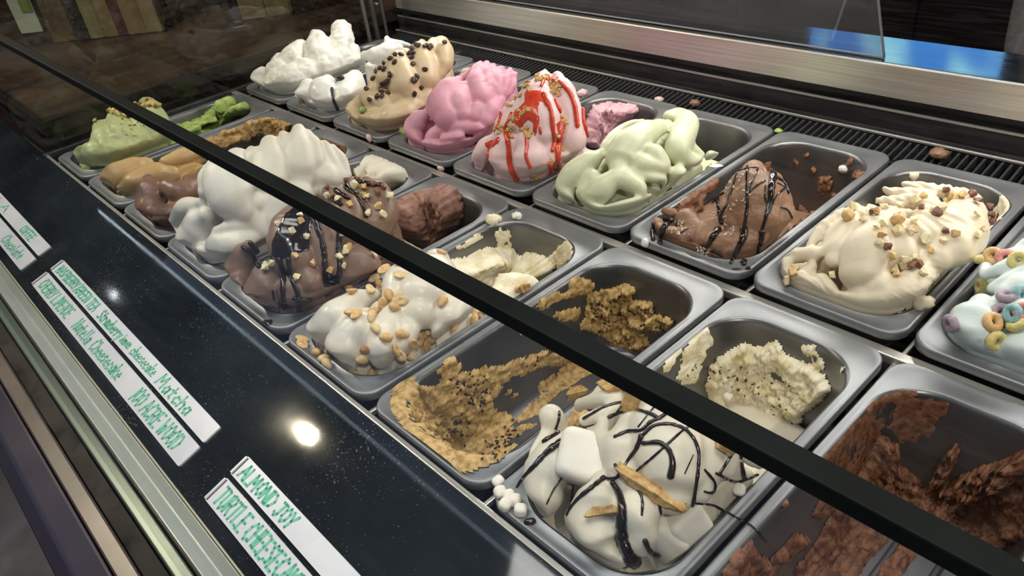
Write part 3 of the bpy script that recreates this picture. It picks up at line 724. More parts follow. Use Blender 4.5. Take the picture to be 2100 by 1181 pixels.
gelato('B4', 4, 'B', [
    Zk([(880, 55, .5, 6), (860, 150, .48, 16), (850, 300, .5, 24), (900, 450, .55, 26)]),
    Zk([(960, 60, .52, 7), (950, 180, .52, 15), (950, 330, .55, 20), (960, 470, .58, 20)]),
    Zk([(1030, 90, .55, 6), (1010, 200, .55, 13), (1020, 340, .58, 18)]),
    Zk([(1110, 130, .58, 9), (1080, 250, .58, 16), (1070, 380, .6, 16)]),
    Zk([(1215, 135, .62, 7), (1170, 250, .62, 12), (1130, 380, .64, 12), (1100, 440, .65, 8)]), Zk([(1265, 170, .64, 6), (1230, 300, .65, 10), (1180, 390, .66, 7)]),
    Zk([(800, 120, .42, 6), (700, 220, .4, 8), (620, 260, .38, 7)]),
    Zk([(620, 270, .4, 14), (540, 370, .4, 28), (460, 520, .4, 30), (520, 640, .44, 26)]),
    Zk([(700, 350, .48, 18), (650, 500, .5, 24), (680, 620, .52, 20)]), Zk([(790, 390, .54, 8), (740, 480, .54, 12), (740, 590, .56, 12)]),
    Zk([(820, 460, .58, 8), (840, 560, .6, 20), (800, 640, .6, 18)]),
    Zk([(450, 330, .3, 6), (370, 430, .3, 9), (320, 530, .32, 7)]),
    Zk([(300, 600, .32, 10), (210, 680, .32, 20), (150, 800, .34, 21), (170, 940, .4, 18)]), Zk([(280, 1000, .5, 18)]),
    Zk([(500, 745, .56, 9), (660, 755, .62, 13), (820, 765, .68, 13), (960, 810, .72, 11)]),
    Zk([(470, 770, .54, 12), (380, 840, .52, 15), (345, 930, .54, 15), (420, 1020, .6, 16), (560, 1010, .66, 18), (680, 950, .7, 14)]), Zk([(520, 920, .6, 16), (640, 880, .66, 16)]),
    Zk([(700, 1010, .78, 8), (770, 940, .8, 11), (860, 930, .84, 10)]),
    Zk([(1080, 480, .7, 16), (1000, 580, .72, 24), (940, 680, .75, 20)]), Zk([(900, 880, .82, 14)]),
], C_PINK, 'deep pink berry gelato folded into ribbed waves', base=[(0.0, 0.75, -0.003)], vox=0.0022, smooth=2, ridge=(0.0011, 110, (1, .1, .2)))
Zr = lambda L: Z(800, 100, 3.938, L)
gelato('B5', 5, 'B', [
    Zr([(1250, 185, .5, 6), (1240, 260, .5, 18), (1190, 400, .5, 36), (1210, 580, .52, 44), (1240, 720, .55, 34), (1260, 790, .58, 20)]),
    Zr([(1350, 230, .55, 12), (1400, 360, .56, 24), (1440, 560, .6, 30), (1460, 740, .64, 32), (1500, 850, .7, 22)]),
    Zr([(1080, 380, .4, 12), (1040, 480, .4, 20), (970, 600, .4, 18), (900, 680, .4, 14)]), Zr([(960, 460, .34, 7), (890, 580, .34, 9), (860, 660, .35, 7)]),
    Zr([(1090, 480, .46, 24), (1060, 620, .48, 24)]),
    Zr([(1010, 650, .5, 12), (970, 760, .5, 30), (930, 880, .52, 34), (930, 1000, .56, 26)]),
    Zr([(860, 720, .38, 12), (780, 800, .38, 20), (700, 920, .4, 18), (650, 980, .42, 11)]),
    Zr([(1120, 760, .6, 26), (1130, 880, .62, 36), (1100, 1020, .66, 26), (1080, 1080, .68, 18)]), Zr([(1290, 860, .7, 24), (1260, 980, .75, 22)]), Zr([(1400, 900, .8, 22)]),
], C_ROSE, 'pale pink strawberry gelato peak streaked with red sauce', base=[(0.0, 0.7, -0.002), (.6, .95, -.035)], vox=0.0022, smooth=3, ridge=(0.0005, 80, (1, -.3, .1)))
Zm = lambda L: Z(1120, 210, 4.375, L)
gelato('B6', 6, 'B', [
    Zm([(1110, 130, .52, 14), (1200, 120, .55, 16), (1260, 200, .58, 24), (1220, 320, .58, 26), (1180, 430, .58, 26), (1260, 520, .62, 18), (1380, 540, .68, 10)]),
    Zm([(1290, 400, .6, 12), (1380, 480, .64, 11)]),
    Zm([(1090, 190, .48, 9), (1000, 230, .48, 18), (880, 290, .48, 28), (740, 400, .48, 34), (660, 510, .48, 30), (640, 580, .5, 18)]),
    Zm([(960, 480, .58, 24), (1040, 580, .62, 18), (860, 560, .58, 22)]),
    Zm([(870, 165, .36, 5), (740, 190, .35, 6), (610, 270, .35, 7), (520, 370, .36, 6), (485, 430, .36, 4)]), Zm([(800, 230, .4, 9), (660, 310, .4, 12), (560, 410, .42, 10)]),
    Zm([(500, 460, .36, 10), (390, 530, .36, 22), (260, 640, .36, 26), (170, 780, .36, 24), (160, 900, .38, 18), (200, 960, .4, 10)]), Zm([(420, 680, .44, 18), (340, 820, .46, 18)]),
    Zm([(760, 610, .56, 8), (620, 680, .56, 20), (500, 780, .56, 26), (400, 900, .58, 25), (400, 1010, .6, 20), (520, 1020, .66, 18), (680, 970, .72, 18), (820, 920, .76, 16), (960, 880, .8, 12)]),
    Zm([(720, 700, .6, 20), (820, 760, .66, 18), (860, 830, .7, 14)]),
    Zm([(780, 620, .6, 9), (920, 670, .64, 11), (1040, 690, .68, 9), (1095, 760, .72, 6), (1085, 850, .76, 5)]),
    Zm([(1180, 650, .72, 20), (1190, 730, .76, 18), (1150, 810, .8, 12)]), Zm([(1480, 480, .75, 11), (1570, 490, .78, 8)]), Zm([(1000, 930, .84, 12), (880, 1000, .84, 12), (700, 1050, .8, 10)]),
    Zm([(260, 1010, .5, 12), (340, 1050, .6, 12)]),
], C_MINT, 'glossy pale mint green gelato rolled in thick curls', base=[(0.0, 0.7, -0.004)], vox=0.0022, smooth=4)
Zg = lambda L: Z(1290, 280, 4.073, L)
gelato('B7', 7, 'B', [
    Zg([(1040, 310, .55, 26), (1030, 430, .55, 50), (1060, 580, .56, 60), (1080, 700, .6, 50)]),
    Zg([(1200, 380, .62, 20), (1230, 520, .64, 28), (1240, 680, .66, 34), (1250, 820, .7, 26)]),
    Zg([(860, 520, .46, 24), (880, 640, .48, 34), (900, 730, .5, 26)]),
    Zg([(720, 880, .6, 22), (830, 900, .64, 28), (960, 900, .68, 32), (1100, 900, .74, 28), (1160, 950, .78, 20)]), Zg([(880, 1000, .72, 22), (1000, 1000, .76, 20)]),
    Zg([(230, 730, .25, 14), (260, 820, .28, 22), (370, 850, .34, 23), (480, 830, .4, 18), (540, 800, .44, 12)]),
    Zg([(430, 940, .44, 14), (520, 980, .5, 18), (620, 1000, .56, 15)]), Zg([(480, 700, .3, 24), (560, 780, .4, 20)]), Zg([(370, 640, .2, 10), (270, 610, .16, 7)]),
    Zg([(600, 850, .5, 18), (700, 760, .5, 22), (680, 860, .56, 16)]),
], C_CHOC, 'chocolate gelato scoop with coconut flakes and dark chocolate drizzle', base=[(0.0, 0.42, -0.006)], vox=0.0020, smooth=3, env=[(0, -.002), (.12, .012), (.22, .03), (.34, .055), (.44, .05), (.52, -.02), (.6, -.06), (1, -.06)], rough_amp=0.0016, rough_scale=110)
Zh = lambda L: Z(1560, 340, 3.1074, L)
gelato('B8', 8, 'B', [
    Zh([(1330, 230, .62, 22), (1300, 330, .62, 42), (1250, 430, .62, 56), (1170, 530, .64, 54), (1100, 590, .66, 36)]),
    Zh([(1060, 230, .5, 20), (1080, 340, .5, 34), (1020, 450, .52, 34)]),
    Zh([(920, 115, .42, 8), (1030, 140, .45, 11), (1150, 160, .5, 13), (1280, 180, .55, 12)]),
    Zh([(800, 160, .38, 8), (920, 170, .4, 11), (1080, 190, .46, 13)]),
    Zh([(750, 225, .36, 8), (860, 225, .38, 13), (980, 230, .44, 15)]),
    Zh([(840, 330, .45, 24), (760, 430, .45, 42), (690, 560, .46, 52), (650, 700, .48, 44), (650, 790, .52, 24)]),
    Zh([(880, 430, .52, 32), (880, 560, .56, 36)]),
    Zh([(620, 265, .3, 9), (500, 320, .28, 12), (390, 410, .26, 13), (320, 500, .25, 9)]),
    Zh([(700, 280, .34, 12), (560, 350, .32, 14), (460, 440, .31, 14), (420, 540, .3, 12)]), Zh([(600, 400, .36, 22), (500, 520, .36, 22), (460, 600, .36, 16)]),
    Zh([(500, 590, .38, 10), (450, 620, .36, 6)]),
    Zh([(520, 860, .58, 20), (640, 890, .62, 26), (780, 870, .68, 32), (920, 800, .72, 36), (1000, 720, .74, 32), (1000, 640, .72, 26)]), Zh([(760, 780, .62, 34)]),
    Zh([(170, 620, .2, 13), (150, 690, .22, 14), (220, 760, .28, 16)]), Zh([(230, 570, .2, 14), (340, 560, .26, 16)]),
    Zh([(330, 640, .34, 10), (280, 720, .36, 20), (350, 800, .42, 22), (440, 860, .48, 14)]), Zh([(380, 740, .42, 18), (440, 800, .46, 18)]),
    Zh([(1180, 680, .82, 14), (1290, 640, .86, 16), (1400, 540, .9, 14)]), Zh([(1100, 720, .84, 16)]),
    Zh([(1040, 850, .88, 9), (1060, 920, .9, 10), (1030, 950, .9, 9)]),
    Zh([(1260, 710, .98, 9), (1210, 770, 1.0, 7), (1160, 820, 1.02, 5)]),
], C_HAZ, 'cream coloured hazelnut gelato with ridged lobes and chopped hazelnuts', base=[(0.0, 0.7, -0.004)], vox=0.0020, smooth=3, env=[(0, -.002), (.1, .03), (.25, .052), (.45, .06), (.65, .055), (.75, .03), (.85, -.03), (1, -.06)], ridge=(0.0019, 95, (.3, 1, .6)))
Zl = lambda L: Z(1850, 440, 3.69, L)
gelato('B9', 9, 'B', [
    Zl([(600, 680, .32, 22), (560, 790, .3, 46), (520, 920, .3, 56), (540, 1040, .34, 50), (600, 1100, .38, 40)]),
    Zl([(950, 920, .62, 34), (920, 1050, .6, 50), (960, 1150, .64, 40)]),
    Zl([(680, 560, .36, 10), (800, 500, .42, 15), (950, 410, .5, 16), (1100, 330, .6, 14)]), Zl([(620, 460, .26, 9), (760, 410, .34, 15), (950, 320, .42, 18), (1100, 260, .5, 14)]),
    Zl([(620, 350, .2, 8), (720, 330, .26, 14), (900, 290, .34, 16)]), Zl([(830, 270, .22, 6), (960, 210, .3, 13), (1100, 150, .4, 12)]),
    Zl([(800, 600, .44, 22), (920, 560, .52, 30), (1050, 520, .6, 26)]), Zl([(760, 700, .42, 20), (900, 760, .55, 34)]),
    Zl([(640, 400, .24, 12), (620, 440, .24, 10)]),
], C_BLUE, 'pale blue gelato lobes dotted with colourful cereal loops', base=[(0.0, 0.75, -0.004)], vox=0.0020, smooth=3, env=[(0, .0), (.1, .03), (.25, .05), (.5, .06), (.75, .05), (1, .0)], ridge=(0.0004, 80, (1, .2, .4)))
# ------------------------------------------------------------------ scraped remains on the pan surfaces
def surf_grid(c, row, na=420, dens=1.0):
    """grid over flange, walls and floor of one pan: rings x angle"""
    sp = []
    for t in np.linspace(0, 1, 8): sp.append((OW/2 - 0.003 + (IW/2 - OW/2 + 0.003) * t, OL/2 - 0.003 + (IL/2 - OL/2 + 0.003) * t, 0.022 + (IR_ - 0.022) * t, 0.0, OY * t))
    bs = rings_basin(); zs = [b[3] for b in bs]; cum = [0.0]
    for a, b in zip(bs[:-1], bs[1:]): cum.append(cum[-1] + math.hypot(a[0] - b[0], a[3] - b[3]))
    for t in np.linspace(0, cum[-1], 64)[1:]:
        sp.append(tuple(float(np.interp(t, cum, [b[k] for b in bs])) for k in range(3)) + (float(np.interp(t, cum, zs)), OY))
    hx, hy, r, z, _ = sp[-1]
    for t in np.linspace(0, 0.97, 42)[1:]:
        sp.append((hx * (1 - t), hy - hx * t, max(0.0005, r * (1 - t)), z, OY))
    G = np.zeros((len(sp), na, 3))
    for i, (hx, hy, r, z, oy) in enumerate(sp):
        p = np.array(rrect(hx, hy, min(r, hx * 0.999), na)); G[i, :, 0] = p[:, 0]; G[i, :, 1] = p[:, 1] + oy; G[i, :, 2] = z
    # resample every ring by arc length so that cells stay even
    return G + pan_center(c, row)
GRID_N = 480
def residue(key, c, row, layers, material, label=None, parent=None, name='gelato_remains', seed=0):
    G = surf_grid(c, row, GRID_N); nr, na, _ = G.shape
    D1 = np.roll(G, -1, 1) - np.roll(G, 1, 1); D0 = np.gradient(G, axis=0)
    N = np.cross(D0, D1); N /= np.linalg.norm(N, axis=2)[..., None] + 1e-12
    ctr = pan_center(c, row) + [0, OY, -0.03]
    sgn = np.sign(np.sum(N * (ctr - G), 2)); sgn[sgn == 0] = 1; N *= sgn[..., None]
    N[:9] = (0, 0, 1)
    UV = project(G); J = G * 1.0
    T = np.zeros((nr, na))
    for L in layers:
        jit = L.get('jit', 10)
        U = UV[..., 0] + jit * fbm(J * 70 + seed, 4, 0.7); Vv = UV[..., 1] + jit * fbm(J * 70 + 31 + seed, 4, 0.7)
        m = np.zeros((nr, na), bool)
        for p in L['polys']: m |= inpoly(U, Vv, p)
        for p in L.get('holes', []): m &= ~inpoly(U, Vv, p)
        if L.get('wall_only'): m[72:] = False
        if L.get('floor_only'): m[:60] = False
        if L.get('basin_only', True): m[:9] = False
        s = m.astype(float)
        for _ in range(L.get('blur', 2)):
            s = 0.5 * s + 0.125 * (np.roll(s, 1, 1) + np.roll(s, -1, 1)) + 0.125 * (np.vstack([s[:1], s[:-1]]) + np.vstack([s[1:], s[-1:]]))
        s = np.clip(s * 1.3 - 0.15, 0, 1)
        nz = fbm(J * L.get('freq', 90) + 7 + seed, 5, 0.65)
        h = L['amp'] * s * np.clip(L.get('base', 0.45) + L.get('var', 1.1) * nz, 0.04, 2.5)
        if L.get('sparse'): h = h * (nz > L['sparse'])
        T = np.maximum(T, h)
    Pn = G + N * (T + 0.0003)[..., None]
    keep = T > 0.00025
    idx = -np.ones((nr, na), int); Vs = []; F = []
    k = keep.copy(); kk = k | np.roll(k, 1, 1) | np.roll(k, -1, 1); kk[1:] |= k[:-1]; kk[:-1] |= k[1:]
    idx[kk] = np.arange(kk.sum()); Vs = Pn[kk]
    a = idx[:-1, :]; b = np.roll(idx, -1, 1)[:-1, :]; cc = np.roll(idx, -1, 1)[1:, :]; d = idx[1:, :]
    ok = (a >= 0) & (b >= 0) & (cc >= 0) & (d >= 0) & (keep[:-1] | keep[1:])
    F = np.stack([a[ok], d[ok], cc[ok], b[ok]], 1)
    me = mesh(Vs, F, name)
    bv = BVHTree.FromPolygons([Vector(x) for x in Vs], [tuple(map(int, f)) for f in F])
    BVH['R' + key] = bv
    if parent is None:
        o = link(name, me, material)
        b0 = Vector(pan_center(c, row)) + Vector((0, 0, -DEP)); me.transform(Matrix.Translation(-b0)); o.location = b0
        tag(o, label, 'gelato', 'gelato in the pans')
    else:
        o = link(name, me, material, parent); tag(o, label)
    OBJ['R' + key] = o
    return o
def crumbly(name, c1, c2, c3, scale=120, rough=0.5, lo=0.36, hi=0.6):
    m = cream(name, c1, c2, rough, scale=scale, bump=0.7, bscale=420, bdist=0.0015, lo=lo, hi=hi)
    return m
M_TANR = crumbly('tan_remains', '#9c7a45', '#d0ae74', None, 150)
M_YEL = crumbly('pale_yellow_remains', '#dccda0', '#f3ead2', None, 60)
M_DCH = crumbly('dark_chocolate_remains', '#553222', '#875b41', None, 130)
M_MCH = crumbly('milk_chocolate_remains', '#6d4630', '#8d6247', None, 160)
M_ORG = crumbly('caramel_remains', '#97733f', '#c9a36a', None, 110)
M_PIN = crumbly('pink_remains', '#d3a0ad', '#e2b8c0', None, 90)
M_BRN = crumbly('brown_scrape', '#80594a', '#9f786a', None, 110)
M_GRN = crumbly('green_scrape', '#8ea550', '#b5c97a', None, 90)
Z7 = lambda L: Z(760, 520, 2.5676, L)
residue('F7', 7, 'F', [
    dict(polys=[Z7([(215, 680), (290, 640), (350, 590), (410, 540), (470, 590), (450, 640), (560, 610), (690, 600), (760, 560), (830, 540), (1000, 510), (1090, 450), (1130, 470), (1050, 550), (900, 600), (760, 640), (690, 690), (740, 740), (820, 730), (700, 770), (620, 790), (740, 860), (720, 910), (870, 900), (700, 1010), (560, 1070), (420, 1050), (300, 1000), (250, 900), (200, 830)])], holes=[Z7([(250, 640), (340, 600), (400, 660), (330, 720), (260, 700)]), Z7([(620, 760), (690, 720), (800, 770), (700, 830)])], amp=0.007, jit=9, freq=120, base=.35, var=1.3),
    dict(polys=[Z7([(730, 900), (880, 850), (960, 760), (1140, 640), (1310, 545), (1230, 515), (1090, 600), (900, 740), (800, 840)]), Z7([(1090, 460), (1240, 520), (900, 720), (880, 690), (1010, 600)])], amp=0.0018, jit=5, freq=160),
    dict(polys=[Z7([(1140, 220), (1330, 170), (1400, 190), (1370, 260), (1480, 250), (1490, 320), (1600, 360), (1560, 400), (1400, 390), (1480, 480), (1390, 510), (1230, 440), (1120, 380)])], amp=0.013, jit=9, freq=100, base=.4, var=1.4),
    dict(polys=[Z7([(880, 260), (960, 210), (1060, 190), (1050, 130), (1130, 130), (1190, 160), (1160, 200), (1000, 235), (900, 290)]), Z7([(760, 440), (830, 370), (900, 335), (920, 370), (830, 410)]), Z7([(960, 320), (1060, 290), (1110, 270), (1090, 340), (1000, 350)])], amp=0.004, jit=8, freq=120),
    dict(polys=[Z7([(140, 700), (200, 650), (220, 700), (150, 790), (180, 860), (300, 960), (420, 1050), (620, 1060), (760, 1000), (780, 1020), (640, 1090), (520, 1130), (420, 1120), (330, 1070), (200, 930), (120, 800)])], amp=0.0035, jit=5, freq=25, base=.8, var=.5, basin_only=False, blur=4),
], M_TANR, 'crumbly tan gelato remains with chocolate specks scraped around a steel pan')
Z8 = lambda L: Z(1340, 640, 3.9357, L)
residue('F8', 8, 'F', [
    dict(polys=[Z8([(420, 640), (460, 440), (580, 330), (700, 260), (830, 290), (1000, 250), (1050, 340), (1200, 420), (1300, 450), (1390, 520), (1430, 630), (1300, 760), (1140, 930), (1040, 1040), (900, 1180), (700, 1180), (500, 900)])], holes=[Z8([(900, 470), (1000, 460), (1110, 550), (1080, 585), (960, 560)])], amp=0.012, jit=9, freq=85, base=.65, var=0.9, blur=3),
    dict(polys=[Z8([(200, 520), (240, 350), (340, 180), (440, 150), (490, 240), (430, 290), (380, 420), (330, 580), (200, 560)]), Z8([(1200, 260), (1290, 270), (1380, 400), (1390, 470), (1310, 440), (1290, 330), (1220, 310)]), Z8([(1480, 210), (1600, 330), (1540, 500), (1520, 480), (1560, 380)]), Z8([(60, 420), (200, 290), (220, 320), (110, 470)])], amp=0.004, jit=10, freq=110),
], M_YEL, 'pale yellow vanilla remains behind the marshmallow gelato')
Z9 = lambda L: Z(1480, 760, 2.805, L)
residue('F9', 9, 'F', [
    dict(polys=[Z9([(640, 830), (760, 640), (830, 520), (900, 380), (1020, 430), (1000, 560), (1180, 720), (1300, 640), (1480, 570), (1760, 450), (2000, 500), (1900, 900), (1640, 1000), (1560, 1100), (1500, 1300), (400, 1400), (430, 1130), (560, 960)])],
         holes=[Z9([(1070, 1090), (1230, 1040), (1360, 1080), (1420, 1130), (1400, 1240), (1050, 1240)]), Z9([(940, 900), (1050, 900), (1045, 990), (980, 1080), (900, 1140), (900, 1240), (740, 1240), (840, 1090), (960, 980)]), Z9([(755, 903), (740, 940), (610, 1080), (540, 1190), (500, 1190), (600, 1070)])], amp=0.008, jit=9, freq=85, base=.5, var=1.3),
    dict(polys=[Z9([(820, 540), (900, 380), (1020, 430), (1000, 520), (1100, 600), (1190, 700), (1060, 660), (900, 600)]), Z9([(1180, 700), (1240, 560), (1340, 420), (1380, 470), (1330, 560), (1250, 660), (1300, 640), (1480, 570), (1760, 480), (1760, 640), (1450, 740), (1300, 760)])], amp=0.020, jit=10, freq=70, base=.35, var=1.4),
    dict(polys=[Z9([(530, 810), (590, 690), (650, 590), (730, 640), (650, 760), (600, 840)]), Z9([(20, 1010), (90, 980), (170, 940), (180, 1060), (280, 1090), (430, 930), (510, 960), (350, 1110), (300, 1190), (0, 1300)]), Z9([(300, 720), (440, 590), (470, 610), (350, 800)])], amp=0.007, jit=9, freq=110, base=.5, var=1.2),
    dict(polys=[Z9([(560, 430), (740, 250), (900, 110), (1180, 70), (1320, 200), (1120, 420), (900, 380), (800, 540), (640, 800), (560, 700), (420, 640)])], amp=0.0012, jit=22, freq=60, base=.5, var=1.2),
], M_DCH, 'dark chocolate gelato remains smeared over the floor of a nearly empty pan')
Z6 = lambda L: Z(920, 430, 5.625, L)
residue('F6', 6, 'F', [
    dict(polys=[Z6([(-150, 760), (0, 620), (200, 560), (450, 470), (560, 440), (700, 470), (820, 540), (980, 530), (1130, 560), (1180, 640), (1240, 680), (1100, 790), (900, 980), (600, 1200), (100, 1200)])], amp=0.05, jit=7, freq=22, base=.75, var=.6, blur=8),
    dict(polys=[Z6([(1130, 700), (1160, 560), (1290, 420), (1430, 340), (1470, 440), (1300, 660)]), Z6([(540, 260), (640, 230), (720, 260), (690, 340), (740, 400), (660, 440), (560, 430)]), Z6([(80, 420), (400, 270), (410, 300), (140, 450)])], amp=0.0025, jit=12, freq=140),
], M_YEL, 'pale cream scraped gelato behind the peanuts', parent=OBJ['F6'], name='scraped_gelato')
residue('F1', 1, 'F', [
    dict(polys=[[(335, 290), (345, 262), (400, 248), (430, 225), (470, 208), (510, 192), (528, 190), (535, 205), (515, 222), (460, 248), (400, 275), (350, 300)]], holes=[[(398, 262), (415, 248), (437, 240), (430, 254), (408, 264)], [(480, 214), (505, 205), (510, 214), (490, 224)]], amp=0.05, jit=5, freq=45, base=.75, var=.7, blur=4),
], M_GRN, 'scraped bright green remains', parent=OBJ['F1'], name='scraped_gelato')
residue('F4', 4, 'F', [dict(polys=[[(725, 350), (750, 330), (790, 326), (830, 338), (852, 358), (815, 382), (775, 405), (745, 392)]], amp=0.05, jit=4, freq=35, base=.8, var=.5, blur=5)], C_WHITE, 'scraped white remains', parent=OBJ['F4'], name='scraped_gelato')
residue('F5', 5, 'F', [dict(polys=[[(800, 425), (850, 397), (905, 388), (938, 398), (955, 425), (948, 452), (915, 478), (875, 505), (840, 490), (800, 460)]], amp=0.045, jit=5, freq=30, base=.85, var=.35, blur=6), dict(polys=[[(860, 470), (900, 445), (950, 425), (950, 455), (890, 500)]], amp=0.042, jit=7, freq=110, base=.85, var=.5, blur=3)], M_BRN, 'scraped brown remains', parent=OBJ['F5'], name='scraped_gelato')
residue('F2', 2, 'F', [
    dict(polys=[[(320, 335), (370, 312), (415, 296), (425, 312), (415, 350), (370, 365), (340, 352)], [(395, 300), (440, 280), (500, 255), (550, 240), (590, 252), (595, 268), (560, 285), (535, 272), (505, 290), (470, 300), (430, 315)]], amp=0.010, jit=10, freq=80, base=.5, var=1.2),
], M_ORG, 'orange-brown caramel remains along the wall', parent=OBJ['F2'], name='scraped_gelato')
residue('F3', 3, 'F', [dict(polys=[[(640, 300), (660, 278), (700, 275), (730, 290), (722, 312), (690, 330), (660, 330)]], amp=0.003, jit=14, freq=90)], M_DCH, 'dark chocolate film on the wall', parent=OBJ['F3'], name='scraped_gelato')
residue('B5', 5, 'B', [dict(polys=[[(1200, 250), (1215, 220), (1250, 212), (1290, 215), (1310, 226), (1290, 245), (1260, 275), (1215, 300), (1195, 290)]], amp=0.03, jit=6, freq=45, base=.85, var=.5, blur=4)], M_PIN, 'scraped pink remains', parent=OBJ['B5'], name='scraped_gelato')
def blob(u, v, r, n=9): return [(u + r * random.uniform(.6, 1.2) * math.cos(2 * math.pi * i / n), v + r * random.uniform(.6, 1.2) * math.sin(2 * math.pi * i / n)) for i in range(n)]
residue('B7', 7, 'B', [
    dict(polys=[blob(1690, 380, 20), blob(1762, 362, 16), blob(1712, 404, 10), blob(1746, 332, 8), blob(1670, 348, 8)], amp=0.007, jit=8, freq=140, base=.5, var=1.3),
    dict(polys=[[(1640, 420), (1660, 440), (1700, 420), (1755, 385), (1765, 392), (1700, 440), (1650, 470), (1620, 500), (1630, 450)], blob(1575, 345, 14), blob(1632, 330, 7), blob(1650, 318, 6), [(1390, 420), (1420, 395), (1470, 365), (1478, 372), (1440, 405), (1400, 440)], blob(1720, 345, 6), blob(1790, 335, 7), blob(1770, 322, 6)], amp=0.005, jit=10, freq=120),
    dict(polys=[[(1385, 430), (1420, 398), (1440, 400), (1430, 430), (1440, 450), (1400, 470)]], amp=0.012, jit=8, freq=90),
], M_MCH, 'chocolate crumbs on the pan walls', parent=OBJ['B7'], name='scraped_gelato')
residue('B8', 8, 'B', [dict(polys=[blob(1875, 355, 13), [(2030, 440), (2060, 400), (2085, 390), (2075, 430), (2045, 470), (2030, 520), (2020, 500)]], amp=0.003, jit=8, freq=120)], C_HAZ, 'cream smears on the pan wall', parent=OBJ['B8'], name='scraped_gelato')
residue('B2', 2, 'B', [dict(polys=[[(740, 125), (760, 100), (800, 85), (838, 95), (815, 112), (770, 130)]], amp=0.006, jit=8, freq=90)], C_WHITE2, 'white smears on the pan wall', parent=OBJ['B2'], name='scraped_gelato')
residue('B3', 3, 'B', [dict(polys=[[(935, 165), (950, 145), (975, 135), (965, 155), (945, 172)]], amp=0.004, jit=5, freq=90)], C_COFFEE, 'beige smears on the pan wall', parent=OBJ['B3'], name='scraped_gelato')

# ------------------------------------------------------------------ sauces: lines and patches lying on what the ray meets
M_CHS = mat('chocolate_sauce', '#1d1210', 0.16, 0, 0.6); add_noise(M_CHS, '#170e0c', '#261814', 60)
M_RED = mat('strawberry_sauce', '#c23a22', 0.2, 0, 0.6); add_noise(M_RED, '#b5321d', '#d2492c', 70)
def drizzle(key, lines, material, name, label, extra=()):
    mb = MB(); ks = [key] + list(extra); par = OBJ[key]
    for ln in lines:
        w0 = ln[-1]; pts = ln[:-1]
        w0, w1 = w0 if isinstance(w0, tuple) else (w0, w0)
        px = []
        for (x0, y0), (x1, y1) in zip(pts[:-1], pts[1:]):
            n = max(1, int(math.hypot(x1 - x0, y1 - y0) / 5))
            for i in range(n): px.append((x0 + (x1 - x0) * i / n, y0 + (y1 - y0) * i / n))
        px.append(pts[-1]); n = len(px)
        # soften the corners in the picture before casting
        A = np.array(px)
        for _ in range(4): A[1:-1] = 0.5 * A[1:-1] + 0.25 * (A[:-2] + A[2:])
        run = []; last = None
        def flush(run):
            if len(run) >= 2: mb.add(*tube([r[0] for r in run], [r[1] for r in run], 8, 3, sub=1))
        for i, (u, v) in enumerate(A):
            h = hit(u, v, ks); t = i / max(1, n - 1)
            if h is None: flush(run); run = []; continue
            p = np.array(h[0]); dist = h[3]; r = (w0 + (w1 - w0) * t) * 0.5 * dist / FPX * (0.85 + 0.3 * random.random())
            if run and np.linalg.norm(p - run[-1][0]) > 0.022: flush(run); run = []
            run.append((p + np.array(h[1]) * r * 0.25, r))
        flush(run)
    if mb.V: return tag(link(name, mesh(mb.V, mb.F, name), material, par), label)
def patch(key, polys, material, name, label, thick=0.0012, step=2.5, jit=4, parent=None, extra=(), freq=80):
    ks = [key] + list(extra); Vs = []; F = []
    for poly in polys:
        P_ = np.array([q[:2] for q in poly]); lo = P_.min(0) - 8; hi = P_.max(0) + 8
        us = np.arange(lo[0], hi[0], step); vs = np.arange(lo[1], hi[1], step)
        U, W = np.meshgrid(us, vs, indexing='ij')
        q3 = np.stack([U / 40, W / 40, 0 * U], -1)
        m = inpoly(U + jit * fbm(q3 * 3, 3), W + jit * fbm(q3 * 3 + 9, 3), poly).astype(float)
        s = m.copy()
        for _ in range(3): s = 0.4 * s + 0.15 * (np.roll(s, 1, 0) + np.roll(s, -1, 0) + np.roll(s, 1, 1) + np.roll(s, -1, 1))
        idx = -np.ones(U.shape, int); dep = np.zeros(U.shape)
        for i in range(U.shape[0]):
            for j in range(U.shape[1]):
                if s[i, j] < 0.25: continue
                h = hit(U[i, j], W[i, j], ks)
                if h is None: continue
                t = thick * min(1, (s[i, j] - 0.25) * 1.6)
                idx[i, j] = len(Vs); Vs.append(np.array(h[0]) + np.array(h[1]) * (t + 0.0002)); dep[i, j] = h[3]
        for i in range(U.shape[0] - 1):
            for j in range(U.shape[1] - 1):
                q = (idx[i, j], idx[i, j+1], idx[i+1, j+1], idx[i+1, j])
                if min(q) < 0: continue
                dd = (dep[i, j], dep[i, j+1], dep[i+1, j+1], dep[i+1, j])
                if max(dd) - min(dd) < 0.03: F.append(q)
    if F:
        o = link(name, mesh(Vs, F, name), material, parent or OBJ[key]); tag(o, label); return o
D = []
